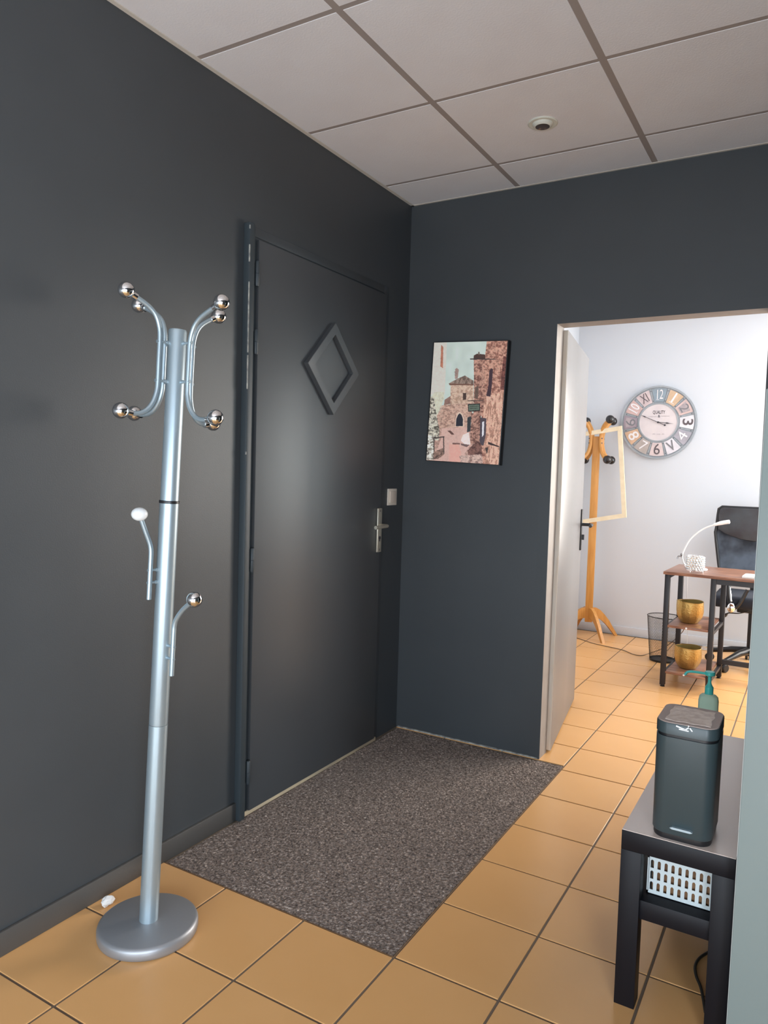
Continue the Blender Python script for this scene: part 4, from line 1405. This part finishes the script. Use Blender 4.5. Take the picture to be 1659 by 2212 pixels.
# ------------------------------------------------------------------ wire waste basket
wc = Vector((0.912, 2.305, 0))
t = Thing('waste_basket', 'black wire mesh waste basket on the office floor left of the desk', 'waste basket', tuple(wc))
bm = bmesh.new()
nu, nv = 84, 30
def wr(z):
    return 0.088 + 0.028 * z / 0.322
g = [[bm.verts.new((wc.x + wr(0.322 * j / nv) * math.cos(2 * PI * (i + 0.5 * j) / nu), wc.y + wr(0.322 * j / nv) * math.sin(2 * PI * (i + 0.5 * j) / nu), 0.004 + 0.318 * j / nv)) for i in range(nu)] for j in range(nv + 1)]
for j in range(nv):
    for i in range(nu):
        bm.faces.new((g[j][i], g[j][(i + 1) % nu], g[j + 1][(i + 1) % nu], g[j + 1][i]))
w_o = t.part('wire_mesh', bm, wire_m, smooth=0)
md = w_o.modifiers.new('wires', 'WIREFRAME')
md.thickness = 0.0013
md.use_boundary = True
bm = bmesh.new()
tube(bm, [(wc.x + 0.1165 * math.cos(2 * PI * k / 40), wc.y + 0.1165 * math.sin(2 * PI * k / 40), 0.324) for k in range(40)], 0.0032, 8, closed=True)
t.part('rim', bm, wire_m, smooth=60)
bm = bmesh.new()
lathe(bm, [(0, 0.002), (0.086, 0.002), (0.0885, 0.0), (0.090, 0.004), (0.0895, 0.014), (0.087, 0.014), (0.085, 0.006), (0, 0.006)], tuple(wc), 40)
t.part('bottom', bm, wire_m)

# ------------------------------------------------------------------ wooden coat stand with the empty frame hung on it
sc_ = Vector((0.246, 2.775, 0))
t = Thing('coat_stand', 'honey coloured wooden coat stand with black ball hooks behind the office door', 'coat stand', tuple(sc_))
Ms = Matrix.Translation(sc_) @ Matrix.Rotation(math.radians(14), 4, 'Z')
bm = bmesh.new()
box(bm, -0.030, 0.030, -0.030, 0.030, 0.120, 1.640, bev=0.004, mat=Ms)
t.part('pole', bm, stand_wood)
for k in range(4):
    a = math.radians(-48 + 90 * k)
    u = Vector((math.cos(a), math.sin(a), 0)); w = Vector((-u.y, u.x, 0))
    lp = [(0.026, 0.238), (0.060, 0.236), (0.095, 0.218), (0.135, 0.180), (0.180, 0.128), (0.268, 0.0), (0.238, 0.0), (0.165, 0.085), (0.120, 0.126), (0.085, 0.146), (0.055, 0.152), (0.026, 0.152)]
    if u.y > 0.3:
        lp = [(min(r, 0.262), z) for r, z in lp]
    bm = bmesh.new()
    prism(bm, lp, -0.0125, 0.0125, lambda r, z, d: tuple(sc_ + u * r + w * d + Vector((0, 0, z))))
    t.part('leg', bm, stand_wood)
    a = math.radians(-40 + 90 * k)
    u = Vector((math.cos(a), math.sin(a), 0))
    pr = [(0.128, 1.462), (0.100, 1.480), (0.074, 1.515), (0.060, 1.560), (0.056, 1.605), (0.058, 1.650), (0.072, 1.695), (0.100, 1.733), (0.140, 1.758)]
    if u.y > 0.3:
        pr = [(min(r, 0.125), z) for r, z in pr]
    bm = bmesh.new()
    tube(bm, smooth_path([sc_ + u * r + Vector((0, 0, z)) for r, z in pr], 5), 0.0150, 12)
    arm = t.part('hook_arm', bm, stand_wood)
    for r, z in ((pr[0][0] + 0.024, 1.452), (pr[-1][0] + 0.024, 1.770)):
        bm = bmesh.new()
        ball(bm, sc_ + u * r + Vector((0, 0, z)), 0.034, 24, 16)
        t.part('ball', bm, ball_black, arm, label='glossy black ball')
    for z in (1.585, 1.622):
        bm = bmesh.new()
        tube(bm, [sc_ + u * 0.068 + Vector((0, 0, z)), sc_ + u * 0.0735 + Vector((0, 0, z))], 0.005, 10)
        t.part('screw', bm, clock_dark, arm)
# empty cream frame
Q = [Vector((0.452, 1.723)), Vector((0.529, 1.001)), Vector((0.120, 0.916)), Vector((0.043, 1.655))]
ctr = sum(Q, Vector((0, 0))) / 4
t = Thing('empty_frame', 'empty cream wooden picture frame hung crooked on the wooden coat stand', 'frame', (ctr.x, 2.72, ctr.y))


def fy_(z):
    return 2.728 - (1.72 - z) * 0.045


for i in range(4):
    A_, B_ = Q[i], Q[(i + 1) % 4]
    C_, D_ = Q[(i - 1) % 4], Q[(i + 2) % 4]
    def ins(p, p1, p2, wd=0.034):
        return p + (p1 - p).normalized() * wd + (p2 - p).normalized() * wd
    poly = [A_, B_, ins(B_, A_, D_), ins(A_, B_, C_)]
    bm = bmesh.new()
    prism(bm, [tuple(p) for p in poly], -0.008, 0.008, lambda a, b, d: (a, fy_(b) + d, b))
    t.part('frame_bar', bm, cream, smooth=0)

# ------------------------------------------------------------------ cables on the office floor
bm = bmesh.new()
tube(bm, smooth_path([(0.06, 2.66, 0.003), (0.198, 2.624, 0.003), (0.351, 2.523, 0.003), (0.47, 2.481, 0.003), (0.603, 2.436, 0.003), (0.708, 2.341, 0.003), (0.765, 2.360, 0.003), (0.800, 2.47, 0.004), (0.90, 2.50, 0.06), (1.02, 2.42, 0.20), (1.06, 2.22, 0.30), (1.075, 2.14, 0.40)], 6), 0.0028, 8)
single('thin_cable', bm, cable_brown, 'thin brown cable wandering over the office tiles to the desk', 'cable')
for k, (off, lab) in enumerate(((0.0, 'white cable lying along the office skirting behind the desk, nearest the wall'), (0.05, 'white cable crossing the office floor behind the chair, middle of three'), (0.10, 'pale grey cable on the office floor behind the chair, nearest the viewer'))):
    y0 = 2.95 - off
    pts = [(1.10, y0, 0.004), (1.22, y0 - 0.03, 0.010 + 0.02 * (k == 0)), (1.36, y0 + 0.012, 0.03 - 0.008 * k), (1.50, y0 - 0.05 + 0.03 * k, 0.012), (1.62, y0 - 0.02, 0.006), (1.80, y0 - 0.04, 0.005)]
    bm = bmesh.new()
    tube(bm, smooth_path(pts, 6), 0.0042, 8)
    single('wall_cable', bm, cable_white, lab, 'cable')
